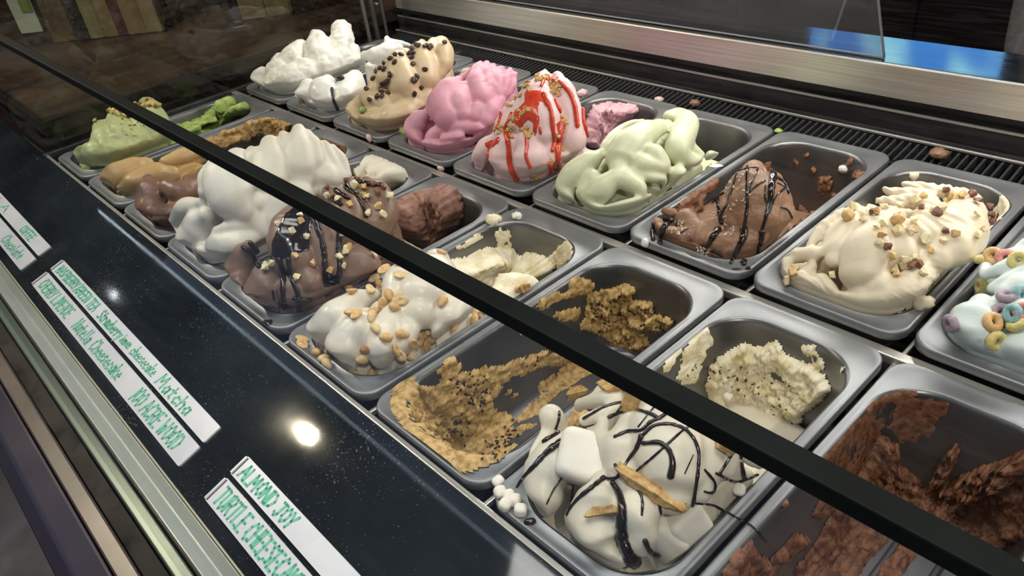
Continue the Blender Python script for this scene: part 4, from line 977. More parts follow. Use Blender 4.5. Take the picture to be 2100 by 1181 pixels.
for ln in [
    [(530, 360), (470, 390), (400, 450), (330, 530), (270, 590), (235, 645), (16, 6)], [(520, 570), (460, 650), (415, 745), 4], [(570, 590), (570, 700), (550, 780), 6],
    [(820, 620), (860, 680), (880, 780), (870, 880), (890, 980), (930, 1060), (935, 1100), (12, 30)], [(760, 590), (700, 640), (620, 700), (560, 770), (540, 810), (11, 7)],
    [(780, 590), (830, 600), (870, 560), (830, 510), 8], [(940, 640), (985, 680), (995, 740), (990, 810), 6], [(1090, 700), (1100, 770), (1110, 840), 6],
    [(990, 340), (960, 420), (920, 460), (880, 520), (12, 6)], [(990, 340), (1060, 270), (1160, 260), (1250, 290), (1310, 360), (1335, 440), (1325, 560), (1310, 680), (1290, 770), 8],
    [(1000, 380), (1100, 370), (1160, 420), (1180, 500), (1165, 575), (10, 14)], [(960, 545), (1050, 470), (1150, 380), (1250, 290), (1335, 245), 5],
    [(830, 340), (920, 300), (990, 310), (1040, 250), (1100, 230), (1160, 180), 8], [(790, 220), (880, 180), (980, 180), (1040, 200), (1100, 230), 8], [(640, 230), (760, 160), (860, 130), (930, 130), 6],
    [(970, 280), (1040, 190), (1120, 100), 4], [(1170, 150), (1260, 160), (1330, 190), (1345, 210), 9], [(1060, 90), (1160, 80), (1260, 90), (1380, 130), (1420, 170), 7], [(1250, 560), (1300, 450), 3],
    [(1540, 220), (1560, 300), (1540, 430), (1460, 560), 7], [(1580, 400), (1590, 500), (1610, 580), 8], [(1370, 540), (1440, 620), (1420, 690), (1370, 670), 6], [(1440, 560), (1560, 620), (1690, 570), 6],
    [(1310, 740), (1420, 750), (1530, 810), (1660, 880), (1740, 970), 5], [(490, 190), (490, 240), (470, 290), 6], [(400, 370), (500, 310), 10], [(650, 300), (700, 330), 8], [(840, 190), (870, 150), 6],
    [(300, 860), (330, 855), 14], [(1010, 970), (1040, 1040), (1100, 1060), 10], [(1360, 250), (1440, 240), 5]]:
    D.append(Zs([p for p in ln[:-1]]) + [ln[-1]])
drizzle('F8', D, M_CHS, 'chocolate_drizzle', 'thin dark chocolate drizzle', ('RF8', 'PF8', 'PF9'))
D = []
for ln in [
    [(690, 370), (720, 480), (740, 600), (745, 720), 12], [(640, 320), (680, 400), (700, 470), 7], [(240, 520), (290, 590), (300, 680), 11], [(190, 545), (250, 580), (280, 660), 8],
    [(440, 630), (470, 720), (460, 830), (470, 940), 12], [(500, 630), (510, 740), (560, 850), (570, 980), 10], [(480, 700), (540, 830), 5], [(840, 440), (830, 560), (840, 680), (830, 780), 11],
    [(770, 730), (830, 790), (760, 770), 14], [(540, 890), (640, 900), 11], [(990, 400), (1040, 450), (1050, 530), 10], [(940, 180), (990, 260), (1020, 340), 10], [(820, 170), (900, 220), 12], [(960, 110), (1060, 130), (1120, 130), 11],
    [(700, 180), (760, 200), (850, 260), 11], [(800, 330), (830, 400), 6], [(1070, 560), (1170, 600), (1210, 650), 8], [(390, 840), (400, 900), 4], [(880, 110), (900, 180), (960, 200), 12], [(600, 215), (640, 260), (700, 290), 10]]:
    D.append(Zc(ln[:-1]) + [ln[-1]])
drizzle('F5', D, M_CHS, 'chocolate_sauce', 'glossy dark chocolate sauce')
patch('F5', [Zc([(600, 210), (680, 260), (650, 420), (640, 560), (560, 590), (440, 640), (370, 640), (390, 500), (470, 350), (550, 245)])], M_CHS, 'chocolate_sauce', 'dark sauce sheet over the peak')
patch('F5', [Zc([(320, 1045), (390, 1030), (395, 1060), (340, 1085), (318, 1075)])], M_CHS, 'sauce_drop', 'dark sauce drop on the rim', extra=('PF5',), thick=0.0008, jit=1)
D = []
for ln in [
    [(990, 250), (985, 400), (990, 520), (985, 640), (960, 760), 7], [(960, 780), (965, 840), (900, 950), (850, 1060), (18, 6)], [(1080, 260), (1030, 380), (1000, 450), 4], [(1200, 310), (1190, 400), (1180, 520), (1150, 650), (1110, 780), (16, 6)],
    [(1110, 800), (1100, 880), (1070, 980), (13, 7)], [(1130, 370), (1060, 410), (1000, 470), 5], [(1180, 330), (1260, 340), (1310, 400), (1330, 470), 6], [(1300, 430), (1220, 500), (1170, 640), 4], [(1240, 390), (1300, 420), 4],
    [(1140, 410), (1130, 540), (1150, 550), 4], [(900, 310), (860, 440), (820, 560), (770, 650), 5], [(880, 300), (1000, 260), (1060, 260), 4], [(700, 550), (740, 500), (790, 470), 6], [(740, 540), (760, 640), (770, 720), 8],
    [(740, 790), (680, 870), (640, 950), (16, 6)], [(350, 710), (280, 770), (260, 840), (260, 900), (15, 9)], [(210, 730), (190, 790), (200, 860), 9], [(270, 680), (370, 700), (400, 740), 5], [(490, 770), (420, 810), 3],
    [(1270, 590), (1320, 590), (1370, 700), 4], [(950, 1050), (990, 1020), (960, 1070), 10], [(870, 1110), (930, 1110), 5], [(985, 1105), (1000, 1100), 8]]:
    D.append(Zg(ln[:-1]) + [ln[-1]])
drizzle('B7', D, M_CHS, 'chocolate_drizzle', 'dark chocolate drizzle', ('PB7', 'RB7'))
D = [Zb(l[:-1]) + [l[-1]] for l in ([(790, 600), (800, 680), (840, 770), 6], [(800, 530), (870, 520), 12], [(900, 450), (960, 440), 8])]
drizzle('B2', D, M_CHS, 'chocolate_streak', 'single dark chocolate streak')
D = [Zr(l[:-1]) + [l[-1]] for l in (
    [(1240, 370), (1300, 500), (1310, 640), (1330, 740), (1310, 820), 10], [(1370, 270), (1450, 350), (1490, 460), (1510, 620), 10], [(1330, 420), (1370, 510), 9], [(1380, 600), (1360, 720), (1350, 850), (1350, 960), 13],
    [(1550, 450), (1560, 600), (1590, 700), (1620, 810), 9], [(940, 690), (960, 800), (960, 930), (1010, 1040), (1080, 1110), 11], [(1100, 700), (1110, 800), (1090, 860), (1130, 950), 8], [(800, 820), (790, 900), 6], [(1290, 930), (1310, 1020), 10],
    [(1250, 230), (1220, 300), 7], [(1260, 240), (1330, 260), 9], [(900, 500), (870, 640), 6], [(980, 520), (920, 650), 6], [(1210, 640), (1215, 680), 6])]
drizzle('B5', D, M_RED, 'red_sauce', 'glossy red strawberry sauce runs')
patch('B5', [Zr([(1100, 340), (1240, 330), (1290, 420), (1310, 540), (1260, 470), (1190, 400), (1190, 560), (1195, 650), (1170, 740), (1160, 640), (1110, 560), (1060, 640), (990, 600), (1000, 520), (1080, 430)]), Zr([(760, 770), (880, 700), (890, 740), (800, 820)]), Zr([(1340, 590), (1410, 580), (1400, 680), (1350, 690)])], M_RED, 'red_sauce', 'red strawberry sauce patches', thick=0.001, jit=6)

# ------------------------------------------------------------------ toppings
def ico(sub, sx, sy, sz, jit=0.0, seed=0, fn=None):
    bm = bmesh.new(); bmesh.ops.create_icosphere(bm, subdivisions=sub, radius=1.0)
    r = random.Random(seed)
    for v in bm.verts:
        if fn: v.co = fn(v.co.copy())
        k = 1 + r.uniform(-jit, jit); v.co = Vector((v.co.x * sx * k, v.co.y * sy * k, v.co.z * sz * k))
    me = bpy.data.meshes.new('t'); bm.to_mesh(me); bm.free(); return me
def put(name, me, material, u, v, label, cat, group, sink=0.25, height=0.004, keys=None, tilt=0.35, yaw=None, smooth=True, parent=None, scale=1.0, lift=0.0, face=False, dirpx=None):
    h = hit(u, v, keys)
    if h is None: return None
    n = h[1].normalized(); n = (n + Vector((random.uniform(-tilt, tilt), random.uniform(-tilt, tilt), random.uniform(-tilt, tilt)))).normalized()
    if face: n = (Vector(-ray(u, v)) + Vector((0, 0, 0.35))).normalized()
    q = n.to_track_quat('Z', 'Y') @ Quaternion((0, 0, 1), yaw if yaw is not None else random.uniform(0, 6.28))
    if dirpx is not None:
        xv = Vector(RM @ np.array([dirpx[0], -dirpx[1], 0.0])); xv = (xv - n * xv.dot(n)).normalized(); yv = n.cross(xv)
        q = Matrix((xv, yv, n)).transposed().to_quaternion()
    o = bpy.data.objects.new(name, me); COL.objects.link(o)
    if not me.materials: me.materials.append(material)
    elif me.materials[0] != material:
        o.material_slots[0].link = 'OBJECT'; o.material_slots[0].material = material
    me.polygons.foreach_set('use_smooth', np.full(len(me.polygons), smooth))
    o.matrix_world = Matrix.LocRotScale(h[0] + h[1] * height * scale * (1 - sink) - Vector(ray(u, v)) * lift, q, Vector((scale,) * 3))
    tag(o, label, cat, group); return o
# coffee beans
def beanf(c):
    g = math.exp(-(c.x / 0.16) ** 2) if c.z > 0 else 0
    return Vector((c.x, c.y, (c.z * (1 - 0.45 * g)) if c.z > 0 else c.z * 0.9))
BEAN = ico(3, 0.0040, 0.0056, 0.0034, 0.02, 1, beanf)
M_BEAN = add_noise(mat('coffee_bean', '#3a2622', 0.35), '#33211d', '#49312a', 300)
for (x, y) in [(255,560),(290,660),(365,635),(405,590),(410,630),(415,500),(440,490),(465,480),(485,455),(500,405),(435,355),(540,290),(395,350),(440,295),(500,255),(545,215),(600,215),(690,200),(730,195),(715,240),(715,305),(845,360),(755,430),(715,460),(740,470),(805,540),(735,605),(755,110),(840,130),(880,145),(905,125),(1040,90),(330,450),(355,385),(720,150),(780,120),(860,120)]:
    u, v = Z(700, 70, 4.92, [(x, y)])[0]
    put('coffee_bean', BEAN, M_BEAN, u, v, 'dark roasted coffee bean on the beige coffee gelato', 'coffee bean', 'coffee beans on the beige gelato', 0.3, 0.0034, ['B3'])
# peanuts
def halff(c): return Vector((c.x * (1 - 0.12 * c.y), c.y, c.z if c.z < 0 else c.z * (0.25 - 0.35 * math.exp(-(c.x ** 2 + c.y ** 2) / 0.2))))
PNH = [ico(3, 0.0048, 0.0080, 0.0046, 0.03, s, halff) for s in (1, 2)]
PNW = [ico(3, 0.0047, 0.0069, 0.0047, 0.03, s, lambda c: Vector((c.x * (1 - 0.15 * c.y), c.y + 0.12 * max(0, c.y) ** 4, c.z))) for s in (3, 4)]
M_PN = [add_noise(mat('peanut_' + k, a, 0.4), a, b, 200) for k, a, b in (('gold', '#c79d60', '#dcb883'), ('pale', '#d2b07a', '#e6cb9f'), ('brown', '#9d6d46', '#b78556'))]
for i, t in enumerate([(125,780,0),(125,825,0),(245,885,1),(295,945,1),(325,985,1),(525,390,0),(520,565,0),(555,580,0),(695,290,0),(670,375,0),(745,365,0),(740,330,0),(785,220,0),(915,170,1),(915,260,0),(830,410,1),(800,465,1),(790,495,1),(905,430,0),(935,455,0),(740,440,0),(860,525,1),(675,550,0),(685,605,1),(720,690,1),(790,765,1),(910,730,1),(645,860,2),(590,915,1),(645,940,0),(555,1040,1),(665,1050,1),(860,850,0),(900,880,0),(980,905,1),(1000,805,0),(1050,790,1),(1115,810,0),(1130,700,1),(1150,760,1),(1075,740,1),(1250,470,1),(1340,665,0),(1500,530,1),(1500,575,1),(1490,620,1),(1530,460,1),(1580,550,1),(1400,300,0),(1450,320,0),(1495,345,1),(1390,270,0),(1050,150,0),(1240,80,0)]):
    u, v = Zp([t[:2]])[0]
    put('peanut', (PNH if t[2] == 0 else PNW)[i % 2], M_PN[2] if t[2] == 2 else M_PN[(i * 7) % 5 % 2], u, v,
        ['split golden peanut half on the white gelato', 'whole golden roasted peanut on the white gelato', 'dark brown skinned peanut on the white gelato'][t[2]], 'peanut', 'peanuts on the white gelato', 0.2, 0.0042, None, 0.5)
for x, y in [(800, 905), (840, 900), (890, 890)]:
    u, v = Z6([(x, y)])[0]
    put('peanut', PNH[0], M_PN[0], u, v, 'split peanut half on the pale scraped gelato', 'peanut', 'peanuts on the white gelato', 0.2, 0.0042, ['F6', 'RF6'], 0.6)
# hazelnuts: chopped chunks and whole kernels
def chunk(seed, s=0.0042):
    r = random.Random(seed); pts = [Vector((r.uniform(-1, 1), r.uniform(-1, 1), r.uniform(-.7, .7))).normalized() * r.uniform(.75, 1.15) * s for _ in range(13)]
    bm = bmesh.new()
    for p in pts: bm.verts.new(p)
    bmesh.ops.convex_hull(bm, input=bm.verts); 
    for vv in [q for q in bm.verts if not q.link_faces]: bm.verts.remove(vv)
    me = bpy.data.meshes.new('chunk'); bm.to_mesh(me); bm.free(); return me
CH = [chunk(i) for i in range(8)]
HZW = ico(3, 0.0066, 0.0066, 0.0060, 0.03, 9, lambda c: c * (1 + 0.08 * math.cos(6 * math.atan2(c.y, c.x))))
M_NUT = [add_noise(mat('nut_' + k, a, 0.45), a, b, 220) for k, a, b in (('cream', '#e0cf9f', '#f0e3bf'), ('tan', '#c99f63', '#dfbd86'), ('skin', '#6b4334', '#865a46'))]
for i, t in enumerate([(130,675,2),(200,645),(160,750),(225,690),(190,720),(590,265),(565,335,3),(660,350),(720,315,2),(745,305),(800,265),(885,260),(875,330,2),(875,355,3),(990,215),(1045,195),(1040,275,2),(1100,290),(1110,315,2),(1150,270),(1180,240),(1190,150,2),(1225,185,3),(1270,200),(1300,205),(1345,200,2),(1375,235,2),(1440,265,2),(1370,320),(1450,310,2),(1455,350,2),(1410,400),(1180,425,2),(1235,440),(1165,480),(1045,455),(1085,540),(1370,440),(990,360),(965,415),(935,430),(860,425),(880,400),(775,375),(735,400),(765,450),(750,495),(800,515,2),(815,580),(975,590),(925,635),(1010,640,2),(975,660,2),(1030,690),(870,705),(835,650),(920,590),(455,695),(440,710)]):
    u, v = Zh([t[:2]])[0]; k = t[2] if len(t) > 2 else 0
    if k == 3: put('hazelnut', HZW, M_NUT[1], u, v, 'whole tan hazelnut on the cream gelato', 'hazelnut', 'whole hazelnuts on the cream gelato', 0.3, 0.006, ['B8'])
    else: put('hazelnut_piece', CH[i % 8], M_NUT[k if k else (i % 3 == 0)], u, v, ('brown-skinned hazelnut piece on the cream gelato' if k == 2 else 'tan chopped hazelnut piece on the cream gelato' if i % 3 == 0 else 'pale chopped hazelnut piece on the cream gelato'), 'nut piece', 'chopped hazelnuts on the cream gelato', 0.3, 0.004, ['B8'], 0.5, smooth=False, scale=random.uniform(1.0, 1.45))
for i, t in enumerate([(625,260),(565,225),(725,310),(570,345),(570,375),(610,470),(435,390),(520,440),(545,605),(355,670),(400,655),(350,690),(650,650),(840,400),(865,450),(870,545),(905,545),(890,590),(830,610),(850,665),(775,690),(555,765),(1050,560,2),(1060,605),(1105,275),(1125,330),(1040,325),(840,235),(910,265),(780,200),(720,180,2),(945,140),(1000,200),(1040,220),(1135,150,2),(1070,130,2),(960,100,2),(1170,215),(345,480,2),(780,810,2),(890,800),(770,155,2),(800,215,2),(900,110,2),(1010,150),(1095,190,2)]):
    u, v = Zc([t[:2]])[0]; k = t[2] if len(t) > 2 else 0
    put('hazelnut_piece', CH[(i + 3) % 8], M_NUT[k if k else (i % 4 == 0)], u, v, ('brown-skinned hazelnut piece on the sauced chocolate gelato' if k == 2 else 'tan hazelnut piece on the sauced chocolate gelato' if i % 4 == 0 else 'pale hazelnut piece on the sauced chocolate gelato'), 'nut piece', 'chopped hazelnuts on the chocolate gelato', 0.3, 0.004, ['F5'], 0.5, smooth=False, scale=random.uniform(0.9, 1.4))
# pistachio bits along the green ridges
M_PB = [add_noise(mat('pistachio_bit_' + k, a, 0.5), a, b, 250) for k, a, b in (('gold', '#c4a55c', '#dcc383'), ('green', '#8f9a4a', '#aab267'), ('brown', '#6c4a2c', '#8a6238'))]
rp = [(240,530),(300,440),(370,340),(420,270),(480,260),(560,285),(640,280),(720,225),(840,195),(870,235)]
for i in range(150):
    if i < 130:
        k = random.random() * (len(rp) - 1); j = int(k); f = k - j; x = rp[j][0] + (rp[j+1][0] - rp[j][0]) * f + random.gauss(0, 12); y = rp[j][1] + (rp[j+1][1] - rp[j][1]) * f + 22 + abs(random.gauss(0, 24))
    else: x = random.uniform(560, 780); y = random.uniform(330, 500)
    u, v = Z(100, 150, 3.9375, [(x, y)])[0]
    put('pistachio_piece', CH[i % 8], M_PB[0 if i % 5 < 3 else i % 5 - 2], u, v, 'small ' + ['golden', 'green', 'brown'][0 if i % 5 < 3 else i % 5 - 2] + ' chopped pistachio piece on the green gelato', 'nut piece', 'chopped pistachios on the green gelato', 0.3, 0.004, ['F1'], 0.5, smooth=False, scale=random.uniform(0.9, 1.5) if i < 130 else 0.5)
# biscuit crumbs and coconut flakes: too small to pick apart
def scatter(key, spots, n, size, material, name, label, flat=1.0, spread=22, zf=None, keys=None):
    mb = MB(); 
    for i in range(n):
        sx, sy = random.choice(spots); x = sx + random.gauss(0, spread); y = sy + random.gauss(0, spread)
        u, v = zf([(x, y)])[0]; h = hit(u, v, keys or [key])
        if not h: continue
        me = CH[i % 8]; s = size / 0.0042 * random.uniform(.5, 1.2); q = h[1].to_track_quat('Z', 'Y') @ Quaternion((0, 0, 1), random.uniform(0, 6.3))
        sc = Vector((s, s * flat, s * min(1, flat * 1.4)))
        mb.add([tuple(h[0] + h[1] * size * 0.35 + q @ Vector((v_.co.x * sc.x, v_.co.y * sc.y, v_.co.z * sc.z))) for v_ in me.vertices], [tuple(p.vertices) for p in me.polygons])
    o = link(name, mesh(mb.V, mb.F, name), material, OBJ[key], False); tag(o, label, kind='stuff'); return o
M_BISC = add_noise(mat('biscuit', '#c49c5c', 0.7), '#b0854a', '#d8b67c', 200, bump=0.5, bscale=600)
M_COC = add_noise(mat('coconut_flake', '#ece6da', 0.5), '#e4dccd', '#f4f0e8', 200)
scatter('B5', [(1080,290),(1110,310),(1200,230),(1260,240),(1300,270),(1350,300),(1330,330),(1040,370),(1020,380),(950,450),(1340,350),(1350,700),(1360,800),(980,640),(960,680),(1100,680),(1000,560),(1170,1050),(1340,920),(1350,1010),(1400,590),(1060,520),(1090,660),(880,650)], 260, 0.0034, M_BISC, 'biscuit_crumbs', 'golden biscuit crumbs', 1, 18, Zr)
scatter('B7', [(820,440),(840,420),(870,570),(960,560),(1000,350),(980,450),(1150,300),(600,950),(620,960),(520,800),(450,720),(380,770),(960,330),(870,790),(800,760),(430,790),(790,690)], 120, 0.0022, M_COC, 'coconut_flakes', 'white coconut flakes', 0.3, 22, Zg)
# cereal loops
def loop_mesh(seed, R=0.0058, r=0.0037):
    V = []; F = []; n, m = 26, 14
    for i in range(n):
        for j in range(m):
            a = 2 * math.pi * i / n; b = 2 * math.pi * j / m
            V.append(((R + r * math.cos(b)) * math.cos(a), (R + r * math.cos(b)) * math.sin(a) * 0.94, r * 1.05 * math.sin(b)))
            F.append((i * m + j, ((i + 1) % n) * m + j, ((i + 1) % n) * m + (j + 1) % m, i * m + (j + 1) % m))
    V = np.array(V); d = V / np.linalg.norm(V, axis=1)[:, None]
    V = V + d * (0.0005 * fbm(V * 380 + seed * 5, 3))[:, None]
    return mesh(V, F)
LOOP = [loop_mesh(i) for i in range(3)]
CER = {}
for k, a, b in (('orange', '#d3a468', '#e3bd8c'), ('red', '#c97a76', '#da9a94'), ('yellow', '#d2c070', '#e3d69a'), ('purple', '#93808f', '#ab9ba8'), ('teal', '#74a2a8', '#9bbfc4'), ('green', '#8fae5a', '#aac578')):
    CER[k] = add_noise(mat('cereal_' + k, a, 0.7), a, b, 260, bump=0.8, bscale=700, bdist=0.0006)
for i, (x, y, k, tl) in enumerate([(700,320,'orange',.9),(790,325,'red',.8),(875,355,'yellow',.9),(525,572,'red',.9),(620,560,'yellow',.6),(795,640,'purple',.35),(760,745,'purple',.9),(890,605,'teal',.7),(850,750,'teal',.5),(670,820,'orange',.1),(695,945,'yellow',.1),(390,830,'purple',.4),(885,835,'yellow',.5),(920,740,'red',.8),(640,335,'yellow',.8)]):
    u, v = Zl([(x, y)])[0]
    put('cereal_loop', LOOP[i % 3], CER[k], u, v, f'{k} crunchy cereal loop on the pale blue gelato', 'cereal loop', 'cereal loops on the blue gelato', 0.2, 0.0036, ['B9'], tl)
u, v = Z9([(1325, 1015)])[0]
put('cereal_loop', LOOP[1], CER['green'], u, v, 'lone green cereal loop on the dark chocolate remains', 'cereal loop', None, 0.2, 0.0036, ['RF9', 'PF9'], 0.2, scale=1.0)
# marshmallows
def mallow(sx, sy, sz, seed, bv=0.42):
    bm = bmesh.new(); bmesh.ops.create_cube(bm, size=2.0); bmesh.ops.bevel(bm, geom=list(bm.edges), offset=bv, segments=5, profile=0.5, affect='EDGES')
    bmesh.ops.subdivide_edges(bm, edges=list(bm.edges), cuts=1, use_grid_fill=True)
    me = bpy.data.meshes.new('mallow'); bm.to_mesh(me); bm.free()
    V = np.array([v.co[:] for v in me.vertices]); V = V * [sx, sy, sz]; V *= (1 + 0.05 * fbm(V * 60 + seed, 2))[:, None]
    me.vertices.foreach_set('co', V.ravel()); me.update(); return me
M_MAL = cream('marshmallow', '#e6dfd2', '#f2ece1', 0.6, bump=0.2, bscale=300)
u, v = Zs([(665, 475)])[0]
put('marshmallow', mallow(.0235, .0205, .019, 1), M_MAL, u, v, 'large white marshmallow resting against the drizzled dome', 'marshmallow', None, 1.0, 0.018, ['F8'], 0.0, lift=0.052, face=True, dirpx=(1, .28))
for j, (x, y, s) in enumerate([(1110, 950, .0175), (1260, 860, .0165)]):
    u, v = Zs([(x, y)])[0]
    put('marshmallow', mallow(s, s * .95, s * .8, 5 + j), M_MAL, u, v, ['soft large marshmallow half sunk under the dome beside the rim', 'soft large marshmallow under the drizzled dome beside another'][j], 'marshmallow', None, 1.1, s, ['F8', 'PF8', 'RF8'], 0.1)
MINI = [mallow(.0052, .0050, .0047, 20 + i, 0.7) for i in range(3)]
for i, (x, y) in enumerate([(110,600),(190,715),(160,770),(260,800),(225,740),(1270,115),(1170,125),(1555,650),(130,690),(1400,190),(1500,100)]):
    u, v = Zs([(x, y)])[0]
    put('mini_marshmallow', MINI[i % 3], M_MAL, u, v, 'tiny white marshmallow bit around the drizzled marshmallow gelato', 'marshmallow', 'mini marshmallows', 0.3, 0.0048, None, 0.4)
u, v = (1424, 806)
put('mini_marshmallow', MINI[0], M_MAL, 1288, 770, 'tiny white marshmallow bit around the drizzled marshmallow gelato', 'marshmallow', 'mini marshmallows', 0.3, 0.0048, None, 0.4)
# graham cracker pieces
def cracker(sx, sy, sz, seed):
    bm = bmesh.new(); bmesh.ops.create_cube(bm, size=2.0); bmesh.ops.subdivide_edges(bm, edges=list(bm.edges), cuts=9, use_grid_fill=True)
    me = bpy.data.meshes.new('cracker'); bm.to_mesh(me); bm.free()
    V = np.array([v.co[:] for v in me.vertices]) * [sx, sy, sz]; V = V + 0.0013 * np.stack([fbm(V * 240 + seed + k * 13, 4, .65) for k in range(3)], 1)
    V[:, 0] *= 1 + 0.3 * V[:, 1] / sy * ((seed % 3) - 1)
    me.vertices.foreach_set('co', V.ravel()); me.update(); return me
for j, (x, y, sx, sy, sz, yw, lb) in enumerate([(580, 255, .011, .014, .006, .4, 'wedge of golden biscuit above the large marshmallow'), (985, 85, .011, .013, .008, 1.0, 'thick golden biscuit block on the rear of the drizzled gelato'),
      (1050, 640, .022, .0045, .004, 2.6, 'long golden biscuit stick across the drizzled gelato'), (750, 790, .011, .003, .003, .4, 'short biscuit sliver on the front lobe of drizzled gelato'),
      (1480, 320, .007, .016, .005, 0.3, 'upright golden biscuit chunk at the side of the drizzled dome'), (850, 35, .012, .006, .005, .2, 'flat golden biscuit crumb behind the folded gelato'), (600, 90, .010, .006, .005, .5, 'rough golden biscuit crumb lying towards the tan pan')]):
    u, v = Zs([(x, y)])[0]
    put('biscuit_piece', cracker(sx, sy, sz, j), M_BISC, u, v, lb, 'biscuit', 'biscuit pieces on the marshmallow gelato', 0.1, sz, None, 0.1, dirpx=[(1, .3), (1, .3), (.95, .32), (1, -.15), (1, .25), (1, -.15), (1, -.2)][j])
# chocolate flecks in the tan and yellow remains
M_FLECK = add_noise(mat('chocolate_fleck', '#2c1a12', 0.5), '#23140e', '#3a241a', 200)
scatter('RF7', [(470,700),(520,740),(480,880),(600,760),(700,980),(560,700),(640,1040),(900,610),(1240,330),(1450,330),(1190,260),(450,910),(740,950),(1320,260),(1560,380)], 200, 0.0026, M_FLECK, 'chocolate_flecks', 'dark chocolate flecks', 0.5, 40, Z7, ['RF7'])
scatter('RF8', [(700,480),(740,620),(840,620),(660,560),(1110,900),(480,480),(330,500),(1000,700)], 45, 0.0024, M_FLECK, 'chocolate_flecks', 'dark chocolate flecks', 0.35, 50, Z8, ['RF8'])
# dropped bits on rims, rails and grille
def lump(seed, s): return ico(3, s, s * .8, s * .6, 0.16, seed)
M_CR = {'pink': C_ROSE, 'white': C_WHITE2, 'cream': C_HAZ, 'brown': C_CHOC, 'green': M_GRN, 'yellow': M_YEL}
BITS = [(760, 282, 'pink', .007, 'on the steel rail by the coffee pan'), (772, 296, 'pink', .006, 'on the crossing of rails by the pink pan'), (905, 343, 'pink', .006, 'on the steel rail before the pink pan'), (1195, 196, 'pink', .011, 'on the side of the red-sauced peak'),
        (1352, 208, 'pink', .008, 'on the black grille'), (745, 228, 'green', .008, 'on the beige coffee gelato'), (828, 272, 'green', .009, 'on the rim between coffee and pink gelato'), (1012, 456, 'yellow', .011, 'lozenge on the rim behind the peanut gelato'), (1060, 447, 'white', .008, 'beside the pale lozenge on the rim'),
        (1425, 216, 'brown', .009, 'on the black grille behind the mint pan'), (1925, 322, 'brown', .012, 'on the black grille behind the hazelnut pan'), (1732, 346, 'white', .007, 'nut-like flake on the empty side of the coconut chocolate pan'), (1596, 272, 'green', .006, 'on the rim corner behind the mint pan'), (1895, 630, 'cream', .012, 'hanging over the hazelnut pan rim'),
        (1325, 497, 'white', .006, 'strip on the coconut chocolate pan rim'), (620, 205, 'brown', .006, 'speck on the bright white gelato')]
for i, (u, v, k, s, where) in enumerate(BITS):
    adj = {'pink': 'small pink gelato crumb', 'white': 'small white gelato crumb', 'cream': 'rough cream gelato crumb', 'brown': 'brown gelato crumb', 'green': 'small green gelato crumb', 'yellow': 'pale yellow gelato crumb'}[k]
    if hit(u, v) is None or (k in ('brown', 'pink') and 'grille' in where):
        p = onz(u, v, 0.002); o = link('gelato_crumb', lump(i, s), M_CR[k]); o.location = Vector(p) + Vector((0, 0, s * .45))
        tag(o, adj + ' ' + where, 'crumb', 'dropped gelato crumbs')
    else: put('gelato_crumb', lump(i, s), M_CR[k], u, v, adj + ' ' + where, 'crumb', 'dropped gelato crumbs', 0.3, s * .6, None, 0.2)
